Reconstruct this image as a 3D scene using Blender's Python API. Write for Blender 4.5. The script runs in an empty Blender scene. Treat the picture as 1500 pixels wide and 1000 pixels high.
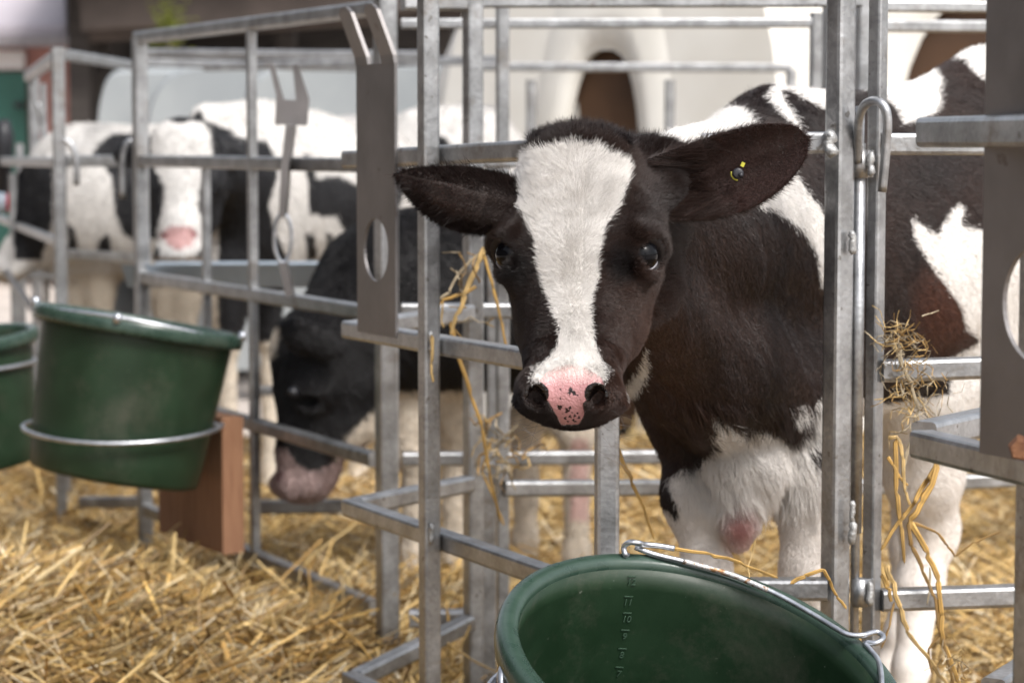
import bpy, math, random
import numpy as np
from mathutils import Vector, Matrix
random.seed(4); RNG = np.random.default_rng(11)
R_ = math.radians
# ---------------------------------------------------------------- camera, sky, sun, exposure
SC = bpy.context.scene; C = SC.collection
F = 3541.0; PIT = math.atan(290 / F); CZ = 1.0
FW = np.array([0, math.cos(PIT), -math.sin(PIT)]); UP = np.array([0, math.sin(PIT), math.cos(PIT)]); RT = np.array([1, 0, 0.])
cam = bpy.data.cameras.new('camera'); co = bpy.data.objects.new('camera', cam); C.objects.link(co)
co.location = (0, 0, CZ); co.rotation_euler = (math.pi / 2 - PIT, 0, 0)
cam.sensor_width = 36; cam.lens = F * 36 / 1500; cam.clip_end = 500; cam.clip_start = .05
cam.dof.use_dof = True; cam.dof.focus_distance = 2.86; cam.dof.aperture_fstop = 6.3; cam.dof.aperture_blades = 0
SC.camera = co
w = bpy.data.worlds.new('World'); SC.world = w; w.use_nodes = True
nt = w.node_tree; bg = nt.nodes['Background']; sky = nt.nodes.new('ShaderNodeTexSky')
sky.sky_type = 'NISHITA'; sky.sun_disc = False; sky.sun_elevation = R_(50); sky.sun_rotation = R_(142)
sky.dust_density = 4; sky.ozone_density = 1; sky.air_density = 1
bw = nt.nodes.new('ShaderNodeHueSaturation'); bw.inputs['Saturation'].default_value = .35
nt.links.new(sky.outputs[0], bw.inputs['Color']); nt.links.new(bw.outputs[0], bg.inputs[0]); bg.inputs[1].default_value = .15
sl = bpy.data.lights.new('sun', 'SUN'); so = bpy.data.objects.new('sun', sl); C.objects.link(so)
sl.energy = 1.5; sl.angle = R_(14); sl.color = (1, .97, .93)
SA = R_(142); SE = R_(50)      # sun behind the camera's right shoulder, softened by thin cloud
sd = Vector((math.sin(SA) * math.cos(SE), math.cos(SA) * math.cos(SE), math.sin(SE)))
so.rotation_euler = sd.to_track_quat('Z', 'Y').to_euler()
SC.view_settings.view_transform = 'Standard'; SC.view_settings.look = 'None'; SC.view_settings.exposure = 0.86; SC.view_settings.gamma = 1
SC.cycles.use_denoising = True
SC.cycles.max_bounces = 8

def W(x, y, d):
    v = FW * F + RT * (x - 750) + UP * (500 - y)
    return np.array([0, 0, CZ]) + v * d / v[1]
def WZ(x, z, d):              # point at image column x (horizon row), height z, distance d
    return np.array([(x - 750) / F * d * math.cos(PIT) , d, z])
def proj(P):
    q = np.asarray(P, float) - np.array([0, 0, CZ]); z = q @ FW
    return np.stack([750 + F * (q @ RT) / z, 500 - F * (q @ UP) / z], -1)
def nrm(v): v = np.asarray(v, float); return v / np.linalg.norm(v)

# ---------------------------------------------------------------- tags
def tag(o, label=None, cat=None, group=None, kind=None):
    if label: o['label'] = label
    if cat: o['category'] = cat
    if group: o['group'] = group
    if kind: o['kind'] = kind
    return o
def thing(name, label, cat, loc=(0, 0, 0), group=None):
    o = bpy.data.objects.new(name, None); C.objects.link(o); o.location = loc; o.empty_display_size = .1
    return tag(o, label, cat, group)
def link(name, me, parent=None, mat=None):
    o = bpy.data.objects.new(name, me); C.objects.link(o)
    if mat: me.materials.append(mat)
    if parent:
        o.parent = parent; p = parent
        off = Vector((0, 0, 0))
        while p: off += p.location; p = p.parent
        o.location = -off
    return o

# ---------------------------------------------------------------- materials
def material(name, rough=.5, metal=0, spec=.5):
    m = bpy.data.materials.new(name); m.use_nodes = True
    b = m.node_tree.nodes['Principled BSDF']; b.inputs['Roughness'].default_value = rough
    b.inputs['Metallic'].default_value = metal; b.inputs['Specular IOR Level'].default_value = spec
    return m, m.node_tree, b
def noisemat(name, c1, c2, scale=8, rough=.6, metal=0, spec=.5, bump=0., bscale=None, detail=6, lo=.35, hi=.65, stretch=None, roughvar=0, specks=None):
    m, t, b = material(name, rough, metal, spec); N = t.nodes.new; L = t.links.new
    tc = N('ShaderNodeTexCoord'); mp = N('ShaderNodeMapping'); L(tc.outputs['Object'], mp.inputs[0])
    if stretch: mp.inputs['Scale'].default_value = stretch
    n = N('ShaderNodeTexNoise'); n.inputs['Scale'].default_value = scale; n.inputs['Detail'].default_value = detail; L(mp.outputs[0], n.inputs['Vector'])
    r = N('ShaderNodeValToRGB'); r.color_ramp.elements[0].position = lo; r.color_ramp.elements[1].position = hi
    r.color_ramp.elements[0].color = (*c1, 1); r.color_ramp.elements[1].color = (*c2, 1); L(n.outputs[0], r.inputs[0])
    out = r.outputs[0]
    if specks:
        n2 = N('ShaderNodeTexNoise'); n2.inputs['Scale'].default_value = specks[0]; n2.inputs['Detail'].default_value = 3; L(tc.outputs['Object'], n2.inputs['Vector'])
        r2 = N('ShaderNodeValToRGB'); r2.color_ramp.elements[0].position = specks[1]; r2.color_ramp.elements[1].position = specks[1] + .03; L(n2.outputs[0], r2.inputs[0])
        mx = N('ShaderNodeMixRGB'); L(r2.outputs[0], mx.inputs[0]); L(out, mx.inputs[1]); mx.inputs[2].default_value = (*specks[2], 1); out = mx.outputs[0]
    if name == 'galvanised_steel':
        vo = N('ShaderNodeTexVoronoi'); vo.inputs['Scale'].default_value = 170; L(tc.outputs['Object'], vo.inputs['Vector']); hs = N('ShaderNodeRGBToBW'); L(vo.outputs['Color'], hs.inputs[0])
        m2 = N('ShaderNodeMapRange'); m2.inputs[3].default_value = .86; m2.inputs[4].default_value = 1.14; L(hs.outputs[0], m2.inputs[0]); sc2 = N('ShaderNodeVectorMath'); sc2.operation = 'SCALE'; L(out, sc2.inputs[0]); L(m2.outputs[0], sc2.inputs['Scale']); out = sc2.outputs[0]
        n4 = N('ShaderNodeTexNoise'); n4.inputs['Scale'].default_value = 9; n4.inputs['Detail'].default_value = 8; n4.inputs['Roughness'].default_value = .75; L(tc.outputs['Object'], n4.inputs['Vector']); r4 = N('ShaderNodeValToRGB'); r4.color_ramp.elements[0].position = .56; r4.color_ramp.elements[1].position = .72; L(n4.outputs[0], r4.inputs[0])
        mx4 = N('ShaderNodeMixRGB'); L(r4.outputs[0], mx4.inputs[0]); L(out, mx4.inputs[1]); mx4.inputs[2].default_value = (.21, .18, .15, 1); out = mx4.outputs[0]
    if name == 'green_plastic':
        n4 = N('ShaderNodeTexNoise'); n4.inputs['Scale'].default_value = 5; n4.inputs['Detail'].default_value = 9; n4.inputs['Roughness'].default_value = .8; L(tc.outputs['Object'], n4.inputs['Vector']); r4 = N('ShaderNodeValToRGB'); r4.color_ramp.elements[0].position = .5; r4.color_ramp.elements[1].position = .85; L(n4.outputs[0], r4.inputs[0])
        mx4 = N('ShaderNodeMixRGB'); L(r4.outputs[0], mx4.inputs[0]); L(out, mx4.inputs[1]); mx4.inputs[2].default_value = (.075, .072, .055, 1); out = mx4.outputs[0]
    L(out, b.inputs['Base Color'])
    if roughvar:
        mr = N('ShaderNodeMapRange'); mr.inputs[3].default_value = rough - roughvar; mr.inputs[4].default_value = rough + roughvar; L(n.outputs[0], mr.inputs[0]); L(mr.outputs[0], b.inputs['Roughness'])
    if bump:
        n3 = N('ShaderNodeTexNoise'); n3.inputs['Scale'].default_value = bscale or scale * 4; n3.inputs['Detail'].default_value = 4; L(mp.outputs[0], n3.inputs['Vector'])
        bp = N('ShaderNodeBump'); bp.inputs['Strength'].default_value = bump; bp.inputs['Distance'].default_value = .004; L(n3.outputs[0], bp.inputs['Height']); L(bp.outputs[0], b.inputs['Normal'])
    return m
def attrmat(name, rough=.6, spec=.4, bump=0., bscale=300, stretch=None, noise=0.0):
    m, t, b = material(name, rough, 0, spec); N = t.nodes.new; L = t.links.new
    a = N('ShaderNodeAttribute'); a.attribute_name = 'Col'
    if noise:
        tc = N('ShaderNodeTexCoord'); n = N('ShaderNodeTexNoise'); n.inputs['Scale'].default_value = 60; n.inputs['Detail'].default_value = 5; L(tc.outputs['Object'], n.inputs['Vector'])
        mr = N('ShaderNodeMapRange'); mr.inputs[1].default_value = .3; mr.inputs[2].default_value = .7; mr.inputs[3].default_value = 1 - noise; mr.inputs[4].default_value = 1 + noise; L(n.outputs[0], mr.inputs[0])
        vm = N('ShaderNodeVectorMath'); vm.operation = 'SCALE'; L(a.outputs['Color'], vm.inputs[0]); L(mr.outputs[0], vm.inputs['Scale']); L(vm.outputs[0], b.inputs['Base Color'])
    else: L(a.outputs['Color'], b.inputs['Base Color'])
    if bump:
        tc = N('ShaderNodeTexCoord'); n = N('ShaderNodeTexNoise'); n.inputs['Scale'].default_value = bscale; n.inputs['Detail'].default_value = 3
        mp = N('ShaderNodeMapping'); L(tc.outputs['Object'], mp.inputs[0]); L(mp.outputs[0], n.inputs['Vector'])
        if stretch: mp.inputs['Scale'].default_value = stretch
        bp = N('ShaderNodeBump'); bp.inputs['Strength'].default_value = bump; bp.inputs['Distance'].default_value = .003; L(n.outputs[0], bp.inputs['Height']); L(bp.outputs[0], b.inputs['Normal'])
    return m
GALV = noisemat('galvanised_steel', (.27, .272, .275), (.42, .425, .435), 22, .38, .85, .5, .15, 130, roughvar=.12, specks=(55, .68, (.2, .19, .18)))
PLATE = noisemat('dull_steel_plate', (.17, .16, .157), (.225, .212, .21), 10, .48, .75, .5, .15, 70, roughvar=.12, detail=10, specks=(30, .70, (.15, .13, .12)))
WIRE = noisemat('zinc_wire', (.4, .42, .45), (.6, .62, .66), 60, .32, .9, .5, .1, 200)
RUSTY = noisemat('rusty_wire', (.5, .5, .5), (.28, .15, .07), 130, .42, .6, .5, .3, 300, lo=.5, hi=.62)
GREEN = noisemat('green_plastic', (.0085, .0235, .010), (.013, .033, .015), 14, .45, 0, .38, .06, 90, roughvar=.1, specks=(160, .735, (.1, .13, .1)))
RIM = noisemat('green_rim', (.022, .045, .033), (.036, .064, .048), 30, .28, 0, .5, .08, 120, roughvar=.1)  # lighter green than the shell, carries the rim's highlight in the colour
WELD = noisemat('weld_bead', (.30, .30, .30), (.42, .42, .41), 120, .5, .6, .5, .5, 200)
TIMBER = noisemat('reddish_timber', (.25, .125, .07), (.35, .185, .105), 10, .7, 0, .3, .3, 40, stretch=(8, 8, .8))
HUTCH = noisemat('white_fibreglass', (.68, .655, .60), (.76, .74, .69), 3, .45, 0, .4, .03, 20)
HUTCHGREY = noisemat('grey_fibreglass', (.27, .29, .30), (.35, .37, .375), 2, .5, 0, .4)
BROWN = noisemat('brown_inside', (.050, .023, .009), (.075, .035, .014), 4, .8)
YARD = noisemat('yard_concrete', (.42, .37, .33), (.56, .50, .45), 1.2, .9, 0, .2, .3, 30)
DARKWOOD = noisemat('dark_boards', (.022, .017, .015), (.05, .042, .037), 3, .8, stretch=(1, 1, 8))
BEAMW = noisemat('weathered_beam', (.055, .042, .036), (.09, .07, .06), 3, .8)
PINK = noisemat('pink_brick', (.48, .24, .21), (.56, .30, .26), 9, .9)
LILAC = noisemat('lilac_roof', (.42, .38, .42), (.48, .44, .47), 3, .7)
GDOOR = noisemat('green_door_paint', (.02, .10, .075), (.03, .13, .10), 3, .5)
WHITEP = noisemat('white_paint', (.7, .68, .68), (.78, .76, .76), 5, .5)
REDP = noisemat('red_plastic', (.6, .03, .06), (.7, .05, .08), 5, .4)
BLACKP = noisemat('black_rubber', (.012, .013, .016), (.02, .02, .025), 8, .45)
YELLOWP = noisemat('yellow_plastic', (.20, .19, .02), (.5, .47, .04), 40, .4)
STRAW = attrmat('straw', .55, .35)
HIDE = attrmat('hide', .6, .25, .35, 260, noise=.12)
SKIN = attrmat('skin', .42, .45, .5, 420)

# ---------------------------------------------------------------- mesh helpers
def mesh(name, V, Fc, smooth=False):
    me = bpy.data.meshes.new(name); me.from_pydata([tuple(map(float, v)) for v in V], [], Fc); me.update()
    if smooth: me.polygons.foreach_set('use_smooth', [True] * len(me.polygons))
    return me
def npmesh(name, V, Q, smooth=True, n=4):
    me = bpy.data.meshes.new(name); V = np.asarray(V, np.float32); Q = np.asarray(Q, np.int32)
    me.vertices.add(len(V)); me.vertices.foreach_set('co', V.ravel()); me.loops.add(Q.size); me.loops.foreach_set('vertex_index', Q.ravel())
    me.polygons.add(len(Q)); me.polygons.foreach_set('loop_start', np.arange(0, Q.size, n, dtype=np.int32)); me.polygons.foreach_set('use_smooth', np.full(len(Q), smooth))
    me.update(calc_edges=True); return me
class MB:
    def __init__(s): s.V = []; s.F = []
    def add(s, V, Fc):
        o = len(s.V); s.V += [tuple(v) for v in V]; s.F += [tuple(i + o for i in f) for f in Fc]; return s
    def bar(s, a, b, wd=.03, ht=None, side=None, r=.18):
        """square tube with rounded edges from a to b; side = horizontal direction of its width"""
        a = np.array(a, float); b = np.array(b, float); ht = ht or wd; t = nrm(b - a)
        if side is None:
            sd_ = np.cross(t, [0, 0, 1.]) if abs(t[2]) < .9 else np.array([1., 0, 0])
        else: sd_ = np.array(side, float)
        sd_ = nrm(sd_ - t * (sd_ @ t)); u = np.cross(t, sd_); pts = []
        rr = r * min(wd, ht)
        for (sx, sy, a0) in ((1, 1, 0), (-1, 1, 90), (-1, -1, 180), (1, -1, 270)):
            for k in (0, 45, 90):
                an = R_(a0 + k); pts.append((sx * (wd / 2 - rr) + rr * math.cos(an), sy * (ht / 2 - rr) + rr * math.sin(an)))
        n = len(pts); V = [a + sd_ * x + u * y for x, y in pts] + [b + sd_ * x + u * y for x, y in pts]
        Fc = [(i, (i + 1) % n, n + (i + 1) % n, n + i) for i in range(n)] + [tuple(range(n))[::-1], tuple(range(n, 2 * n))]
        return s.add(V, Fc)
    def tube(s, P, r=.004, n=8, flat=1.0, closed=False):
        P = [np.array(p, float) for p in P]; m = len(P); rs = r if hasattr(r, '__len__') else [r] * m
        V = []; ref = None
        for i in range(m):
            t = nrm(P[(i + 1) % m] - P[i - 1]) if closed else nrm(P[min(i + 1, m - 1)] - P[max(i - 1, 0)])
            if ref is None: ref = np.cross(t, [.3, .2, 1.]) if abs(t[2]) < .9 else np.cross(t, [1., 0, 0])
            ref = nrm(ref - t * (ref @ t)); bn = np.cross(t, ref)
            for k in range(n):
                a = 2 * math.pi * k / n; V.append(P[i] + rs[i] * (ref * math.cos(a) + bn * math.sin(a) * flat))
        Fc = []
        for i in range(m if closed else m - 1):
            for k in range(n): j = (i + 1) % m; Fc.append((i * n + k, i * n + (k + 1) % n, j * n + (k + 1) % n, j * n + k))
        if not closed: Fc += [tuple(range(n))[::-1], tuple(range((m - 1) * n, m * n))]
        return s.add(V, Fc)
    def box(s, c, h, ax=None):
        c = np.array(c, float); A = np.eye(3) if ax is None else np.array(ax)
        V = [c + A[0] * x * h[0] + A[1] * y * h[1] + A[2] * z * h[2] for x in (-1, 1) for y in (-1, 1) for z in (-1, 1)]
        return s.add(V, [(0, 1, 3, 2), (4, 6, 7, 5), (0, 4, 5, 1), (2, 3, 7, 6), (0, 2, 6, 4), (1, 5, 7, 3)])
    def build(s, name, mat, parent=None, smooth=False):
        return link(name, mesh(name, s.V, s.F, smooth), parent, mat)
def spline(P, n=8):
    P = [np.array(p, float) for p in P]; Q = [2 * P[0] - P[1]] + P + [2 * P[-1] - P[-2]]; out = []
    for i in range(1, len(Q) - 2):
        for k in range(n):
            t = k / n; a, b, c, d = Q[i - 1:i + 3]
            out.append(.5 * ((2 * b) + (c - a) * t + (2 * a - 5 * b + 4 * c - d) * t * t + (3 * b - a - 3 * c + d) * t ** 3))
    out.append(P[-1]); return out
U = np.array([-math.sin(R_(26.3)), math.cos(R_(26.3)), 0]); VV = np.array([math.cos(R_(26.3)), math.sin(R_(26.3)), 0]); ZZ = np.array([0, 0, 1.])

# ---------------------------------------------------------------- ground
def hstraw(x, y):
    x = np.asarray(x, float); y = np.asarray(y, float)
    h = .035 * np.sin(x * 3.1 + 1) * np.sin(y * 2.3) + .02 * np.sin(x * 7.3 + y * 3) * np.sin(y * 6.1 - x * 2)
    # heap of loose straw in front of the fence on the left
    h += -.085 + .12 * np.exp(-((x + 1.15) ** 2 / .22 + (y - 4.75) ** 2 / .25))
    return h
gx = np.linspace(-9, 9, 181); gy = np.linspace(1, 19, 181); GX, GY = np.meshgrid(gx, gy)
fall = np.clip((GY - 9.) / 1.0, 0, 1)
yard = npmesh('yard', [(-200, -20, -.14), (200, -20, -.14), (200, 400, -.14), (-200, 400, -.14)], [(0, 1, 2, 3)], False)
tag(link('ground', yard, None, YARD), kind='structure')
n_ = 160; bx_ = np.linspace(-4.2, 3.6, n_); by_ = np.linspace(1.2, 8.4, n_); BX, BY = np.meshgrid(bx_, by_)
edge = np.minimum.reduce([BX + 4.2, 3.6 - BX, 8.4 - BY, BY - 1.2]); BZ = hstraw(BX, BY) * np.clip(edge / .4, 0, 1) - .15 * (1 - np.clip(edge / .3, 0, 1))
V_ = np.stack([BX, BY, BZ - .015], -1).reshape(-1, 3); ii = np.arange(n_ * n_).reshape(n_, n_)
Q_ = np.stack([ii[:-1, :-1], ii[:-1, 1:], ii[1:, 1:], ii[1:, :-1]], -1).reshape(-1, 4)
BED = noisemat('straw_bed', (.10, .06, .022), (.30, .19, .075), 26, .9, 0, .2, 1.0, 60, stretch=(1, .45, 1))
tag(link('straw_bedding', npmesh('bed', V_, Q_), None, BED), 'matted golden straw bedding under the pens', 'straw', kind='stuff')

def straws(N, x0, x1, y0, y1, L=(.06, .26), wd=(.0022, .0046), lift=.035, seed=0, tiltmax=.45, dens=None):
    g = np.random.default_rng(seed); X = g.uniform(x0, x1, N); Y = g.uniform(y0, y1, N)
    if dens is not None:
        k = g.random(N) < dens(X, Y); X = X[k]; Y = Y[k]; N = len(X)
    Z = hstraw(X, Y) + g.random(N) ** 1.5 * lift; ln = L[0] + (L[1] - L[0]) * g.random(N) ** 1.6; wdt = g.uniform(*wd, N) * np.where(g.random(N) < .15, 1.7, 1)
    th = g.uniform(0, 2 * np.pi, N); ti = g.normal(0, tiltmax * .45, N); S = 5
    d = np.stack([np.cos(th) * np.cos(ti), np.sin(th) * np.cos(ti), np.sin(ti)], -1)
    sd = np.stack([-np.sin(th), np.cos(th), 0 * th], -1); up = np.cross(d, sd)
    roll = g.normal(0, .8, N)[:, None]; sdr = sd * np.cos(roll) + up * np.sin(roll); upr = -sd * np.sin(roll) + up * np.cos(roll)
    t = np.linspace(-.5, .5, S); bend = g.normal(0, .17, N) * ln; kink = g.normal(0, .16, N) * ln
    c = np.stack([X, Y, Z], -1)[:, None] + d[:, None] * (t * ln[:, None])[..., None] + sd[:, None] * ((t ** 2 * 4) * bend[:, None])[..., None] + np.array([0, 0, 1.]) * (np.abs(t) * kink[:, None])[..., None]
    V = np.stack([c - sdr[:, None] * wdt[:, None, None], c + upr[:, None] * wdt[:, None, None] * .55, c + sdr[:, None] * wdt[:, None, None]], 2)  # N,S,3,3
    base = (np.arange(N) * S * 3)[:, None, None]; s_ = np.arange(S - 1)[None, :, None] * 3; k_ = np.arange(2)[None, None]
    a = base + s_ + k_; Q = np.stack([a, a + 1, a + 4, a + 3], -1).reshape(-1, 4)
    pal = np.array([(.60, .40, .15), (.68, .49, .22), (.74, .59, .35), (.44, .26, .08), (.60, .49, .33), (.32, .21, .10), (.66, .44, .15), (.82, .73, .55)])
    cc = pal[g.choice(len(pal), N, p=[.2, .17, .10, .2, .08, .15, .07, .03])] * g.uniform(.45, 1.2, (N, 1))
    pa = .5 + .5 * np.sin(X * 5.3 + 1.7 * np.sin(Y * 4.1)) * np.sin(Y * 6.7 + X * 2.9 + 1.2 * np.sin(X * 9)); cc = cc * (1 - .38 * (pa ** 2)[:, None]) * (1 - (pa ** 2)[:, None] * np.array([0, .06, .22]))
    col = np.repeat(np.concatenate([cc, np.ones((N, 1))], 1), S * 3, 0)
    me = npmesh('straw', V.reshape(-1, 3), Q, True); ca = me.color_attributes.new('Col', 'FLOAT_COLOR', 'POINT'); ca.data.foreach_set('color', col.astype(np.float32).ravel())
    return me
def vis(X, Y): return np.abs(X / Y - 0.0) < .26
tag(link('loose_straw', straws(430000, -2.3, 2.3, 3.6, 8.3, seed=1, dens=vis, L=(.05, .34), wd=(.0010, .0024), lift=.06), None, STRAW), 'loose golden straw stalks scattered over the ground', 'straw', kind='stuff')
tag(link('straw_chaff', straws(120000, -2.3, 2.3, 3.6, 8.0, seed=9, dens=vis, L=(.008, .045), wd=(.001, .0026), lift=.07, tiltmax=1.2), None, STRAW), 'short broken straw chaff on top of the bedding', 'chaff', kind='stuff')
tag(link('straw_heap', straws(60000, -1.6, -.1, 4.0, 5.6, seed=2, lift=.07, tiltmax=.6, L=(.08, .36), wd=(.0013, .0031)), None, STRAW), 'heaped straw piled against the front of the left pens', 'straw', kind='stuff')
# a few green blades in the straw
m_ = MB()
for (x, y) in ((285, 985), (300, 990), (318, 992)):
    p = W(x, y, 4.55); m_.tube([p, p + [.03, .01, .012], p + [.075, .0, .0]], [.003, .0045, .001], 5, .3)
tag(m_.build('grass_blades', noisemat('fresh_grass', (.1, .22, .03), (.16, .3, .05), 20, .5)), 'short green grass blades poking out of the straw', 'grass', kind='stuff')

# ---------------------------------------------------------------- implicit bodies -> one continuous mesh
class SDF:
    def __init__(s, vox): s.p = []; s.vox = vox
    def cone(s, a, b, ra, rb, k=.03, sub=False):
        a = np.array(a, float); b = np.array(b, float); m = max(ra, rb) + k + s.vox * 3
        lo = np.minimum(a, b) - m; hi = np.maximum(a, b) + m
        def f(P):
            ab = b - a; t = np.clip(((P - a) @ ab) / (ab @ ab + 1e-9), 0, 1)
            q = P - a - t[..., None] * ab; return np.sqrt((q * q).sum(-1)) - (ra + (rb - ra) * t)
        s.p.append((lo, hi, f, k, sub)); return s
    def ell(s, c, r, B=None, k=.03, sub=False, pw=2.0):
        c = np.array(c, float); r = np.array(r, float); Bm = np.eye(3) if B is None else np.array(B, float)
        e = np.abs(Bm.T) @ r if B is not None else r; m = np.minimum(e * 1.0, r.max()) + k + s.vox * 3
        def f(P):
            q = (P - c) @ Bm.T; k0 = np.sqrt(((q / r) ** 2).sum(-1)); k1 = np.sqrt(((q / r ** 2) ** 2).sum(-1)); return k0 * (k0 - 1) / np.maximum(k1, 1e-6)
        s.p.append((c - m, c + m, f, k, sub)); return s
    def mesh(s, name):
        lo = np.min([p[0] for p in s.p if not p[4]], 0); hi = np.max([p[1] for p in s.p if not p[4]], 0); v = s.vox
        n = np.ceil((hi - lo) / v).astype(int) + 1; G = np.full(n, .06, np.float32)
        for (l, h, f, k, sub) in s.p:
            i0 = np.clip(((l - lo) / v).astype(int), 0, n); i1 = np.clip(np.ceil((h - lo) / v).astype(int) + 1, 0, n)
            if (i1 <= i0).any(): continue
            ax = [lo[j] + v * np.arange(i0[j], i1[j]) for j in range(3)]; sl_ = tuple(slice(i0[j], i1[j]) for j in range(3))
            g = G[sl_]
            for x0 in range(0, len(ax[0]), 24):   # slabs keep memory low
                P = np.stack(np.meshgrid(ax[0][x0:x0 + 24], ax[1], ax[2], indexing='ij'), -1); d = f(P).astype(np.float32); gg = g[x0:x0 + 24]
                if not sub:
                    h_ = np.maximum(k - np.abs(gg - d), 0) / k; gg[...] = np.minimum(gg, d) - h_ * h_ * k * .25
                else:
                    h_ = np.maximum(k - np.abs(gg + d), 0) / k; gg[...] = np.maximum(gg, -d) + h_ * h_ * k * .25
        return nets(G, lo, v, name)
def nets(G, lo, v, name):
    """surface nets: one vertex in each cell the surface crosses, one quad round each crossed edge"""
    I = G < 0; n = G.shape; cs = tuple(i - 1 for i in n)
    cnt = np.zeros(cs, np.uint8)
    for dx in (0, 1):
        for dy in (0, 1):
            for dz in (0, 1): cnt += I[dx:n[0] - 1 + dx, dy:n[1] - 1 + dy, dz:n[2] - 1 + dz]
    act = (cnt > 0) & (cnt < 8); idx = np.full(cs, -1, np.int64); A = np.argwhere(act); idx[act] = np.arange(len(A))
    S = np.zeros((len(A), 3)); N = np.zeros(len(A)); cr = [(0, 0, 0), (1, 0, 0), (0, 1, 0), (0, 0, 1), (1, 1, 0), (1, 0, 1), (0, 1, 1), (1, 1, 1)]
    for a in range(8):
        for b in range(a + 1, 8):
            ca, cb = np.array(cr[a]), np.array(cr[b])
            if np.abs(ca - cb).sum() != 1: continue
            ga = G[tuple((A + ca).T)]; gb = G[tuple((A + cb).T)]; m = (ga < 0) != (gb < 0); t = np.where(m, ga / np.where(m, ga - gb, 1), 0)
            S[m] += (ca + t[:, None] * (cb - ca))[m]; N[m] += 1
    V = lo + v * (A + S / N[:, None]); Q = []
    for ax in range(3):
        o1, o2 = [(1, 2), (2, 0), (0, 1)][ax]; sa = [slice(None)] * 3; sb = [slice(None)] * 3; sa[ax] = slice(0, -1); sb[ax] = slice(1, None)
        a = I[tuple(sa)]; b = I[tuple(sb)]; E_ = np.argwhere(a != b); E_ = E_[(E_[:, o1] > 0) & (E_[:, o2] > 0) & (E_[:, o1] < n[o1] - 1) & (E_[:, o2] < n[o2] - 1)]
        if not len(E_): continue
        ins = a[tuple(E_.T)]; e1 = np.eye(3, dtype=int)[o1]; e2 = np.eye(3, dtype=int)[o2]
        q = np.stack([idx[tuple((E_ - e1 - e2).T)], idx[tuple((E_ - e2).T)], idx[tuple(E_.T)], idx[tuple((E_ - e1).T)]], -1)
        q[~ins] = q[~ins][:, ::-1]; Q.append(q)
    return npmesh(name, V, np.concatenate(Q)), V
def refine(me, sel, cuts):
    import bmesh
    bm = bmesh.new(); bm.from_mesh(me); c = np.array([f.calc_center_median()[:] for f in bm.faces]); k = sel(c); fs = [f for f, q in zip(bm.faces, k) if q]
    es = list({e for f in fs for e in f.edges}); bmesh.ops.subdivide_edges(bm, edges=es, cuts=cuts, use_grid_fill=True, smooth=0.0)
    bmesh.ops.triangulate(bm, faces=[f for f in bm.faces if len(f.verts) > 4])
    bm.to_mesh(me); bm.free(); me.polygons.foreach_set('use_smooth', np.ones(len(me.polygons), bool)); V = np.empty(len(me.vertices) * 3, np.float32); me.vertices.foreach_get('co', V); return me, V.reshape(-1, 3).astype(float)
def quadix(me):
    n = len(me.polygons); ls = np.empty(n, np.int32); lt = np.empty(n, np.int32); me.polygons.foreach_get('loop_start', ls); me.polygons.foreach_get('loop_total', lt)
    vi = np.empty(len(me.loops), np.int32); me.loops.foreach_get('vertex_index', vi); return np.stack([vi[ls], vi[ls + 1], vi[ls + 2], vi[ls + np.minimum(3, lt - 1)]], -1)
def inpoly(P, poly):
    x, y = P[:, 0], P[:, 1]; r = np.zeros(len(P), bool); n = len(poly); j = n - 1
    for i in range(n):
        xi, yi = poly[i]; xj, yj = poly[j]
        c = ((yi > y) != (yj > y)) & (x < (xj - xi) * (y - yi) / (yj - yi + 1e-12) + xi); r ^= c; j = i
    return r
def setcol(me, col):
    ca = me.color_attributes.new('Col', 'FLOAT_COLOR', 'POINT'); ca.data.foreach_set('color', np.concatenate([col, np.ones((len(col), 1))], 1).astype(np.float32).ravel())

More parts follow.
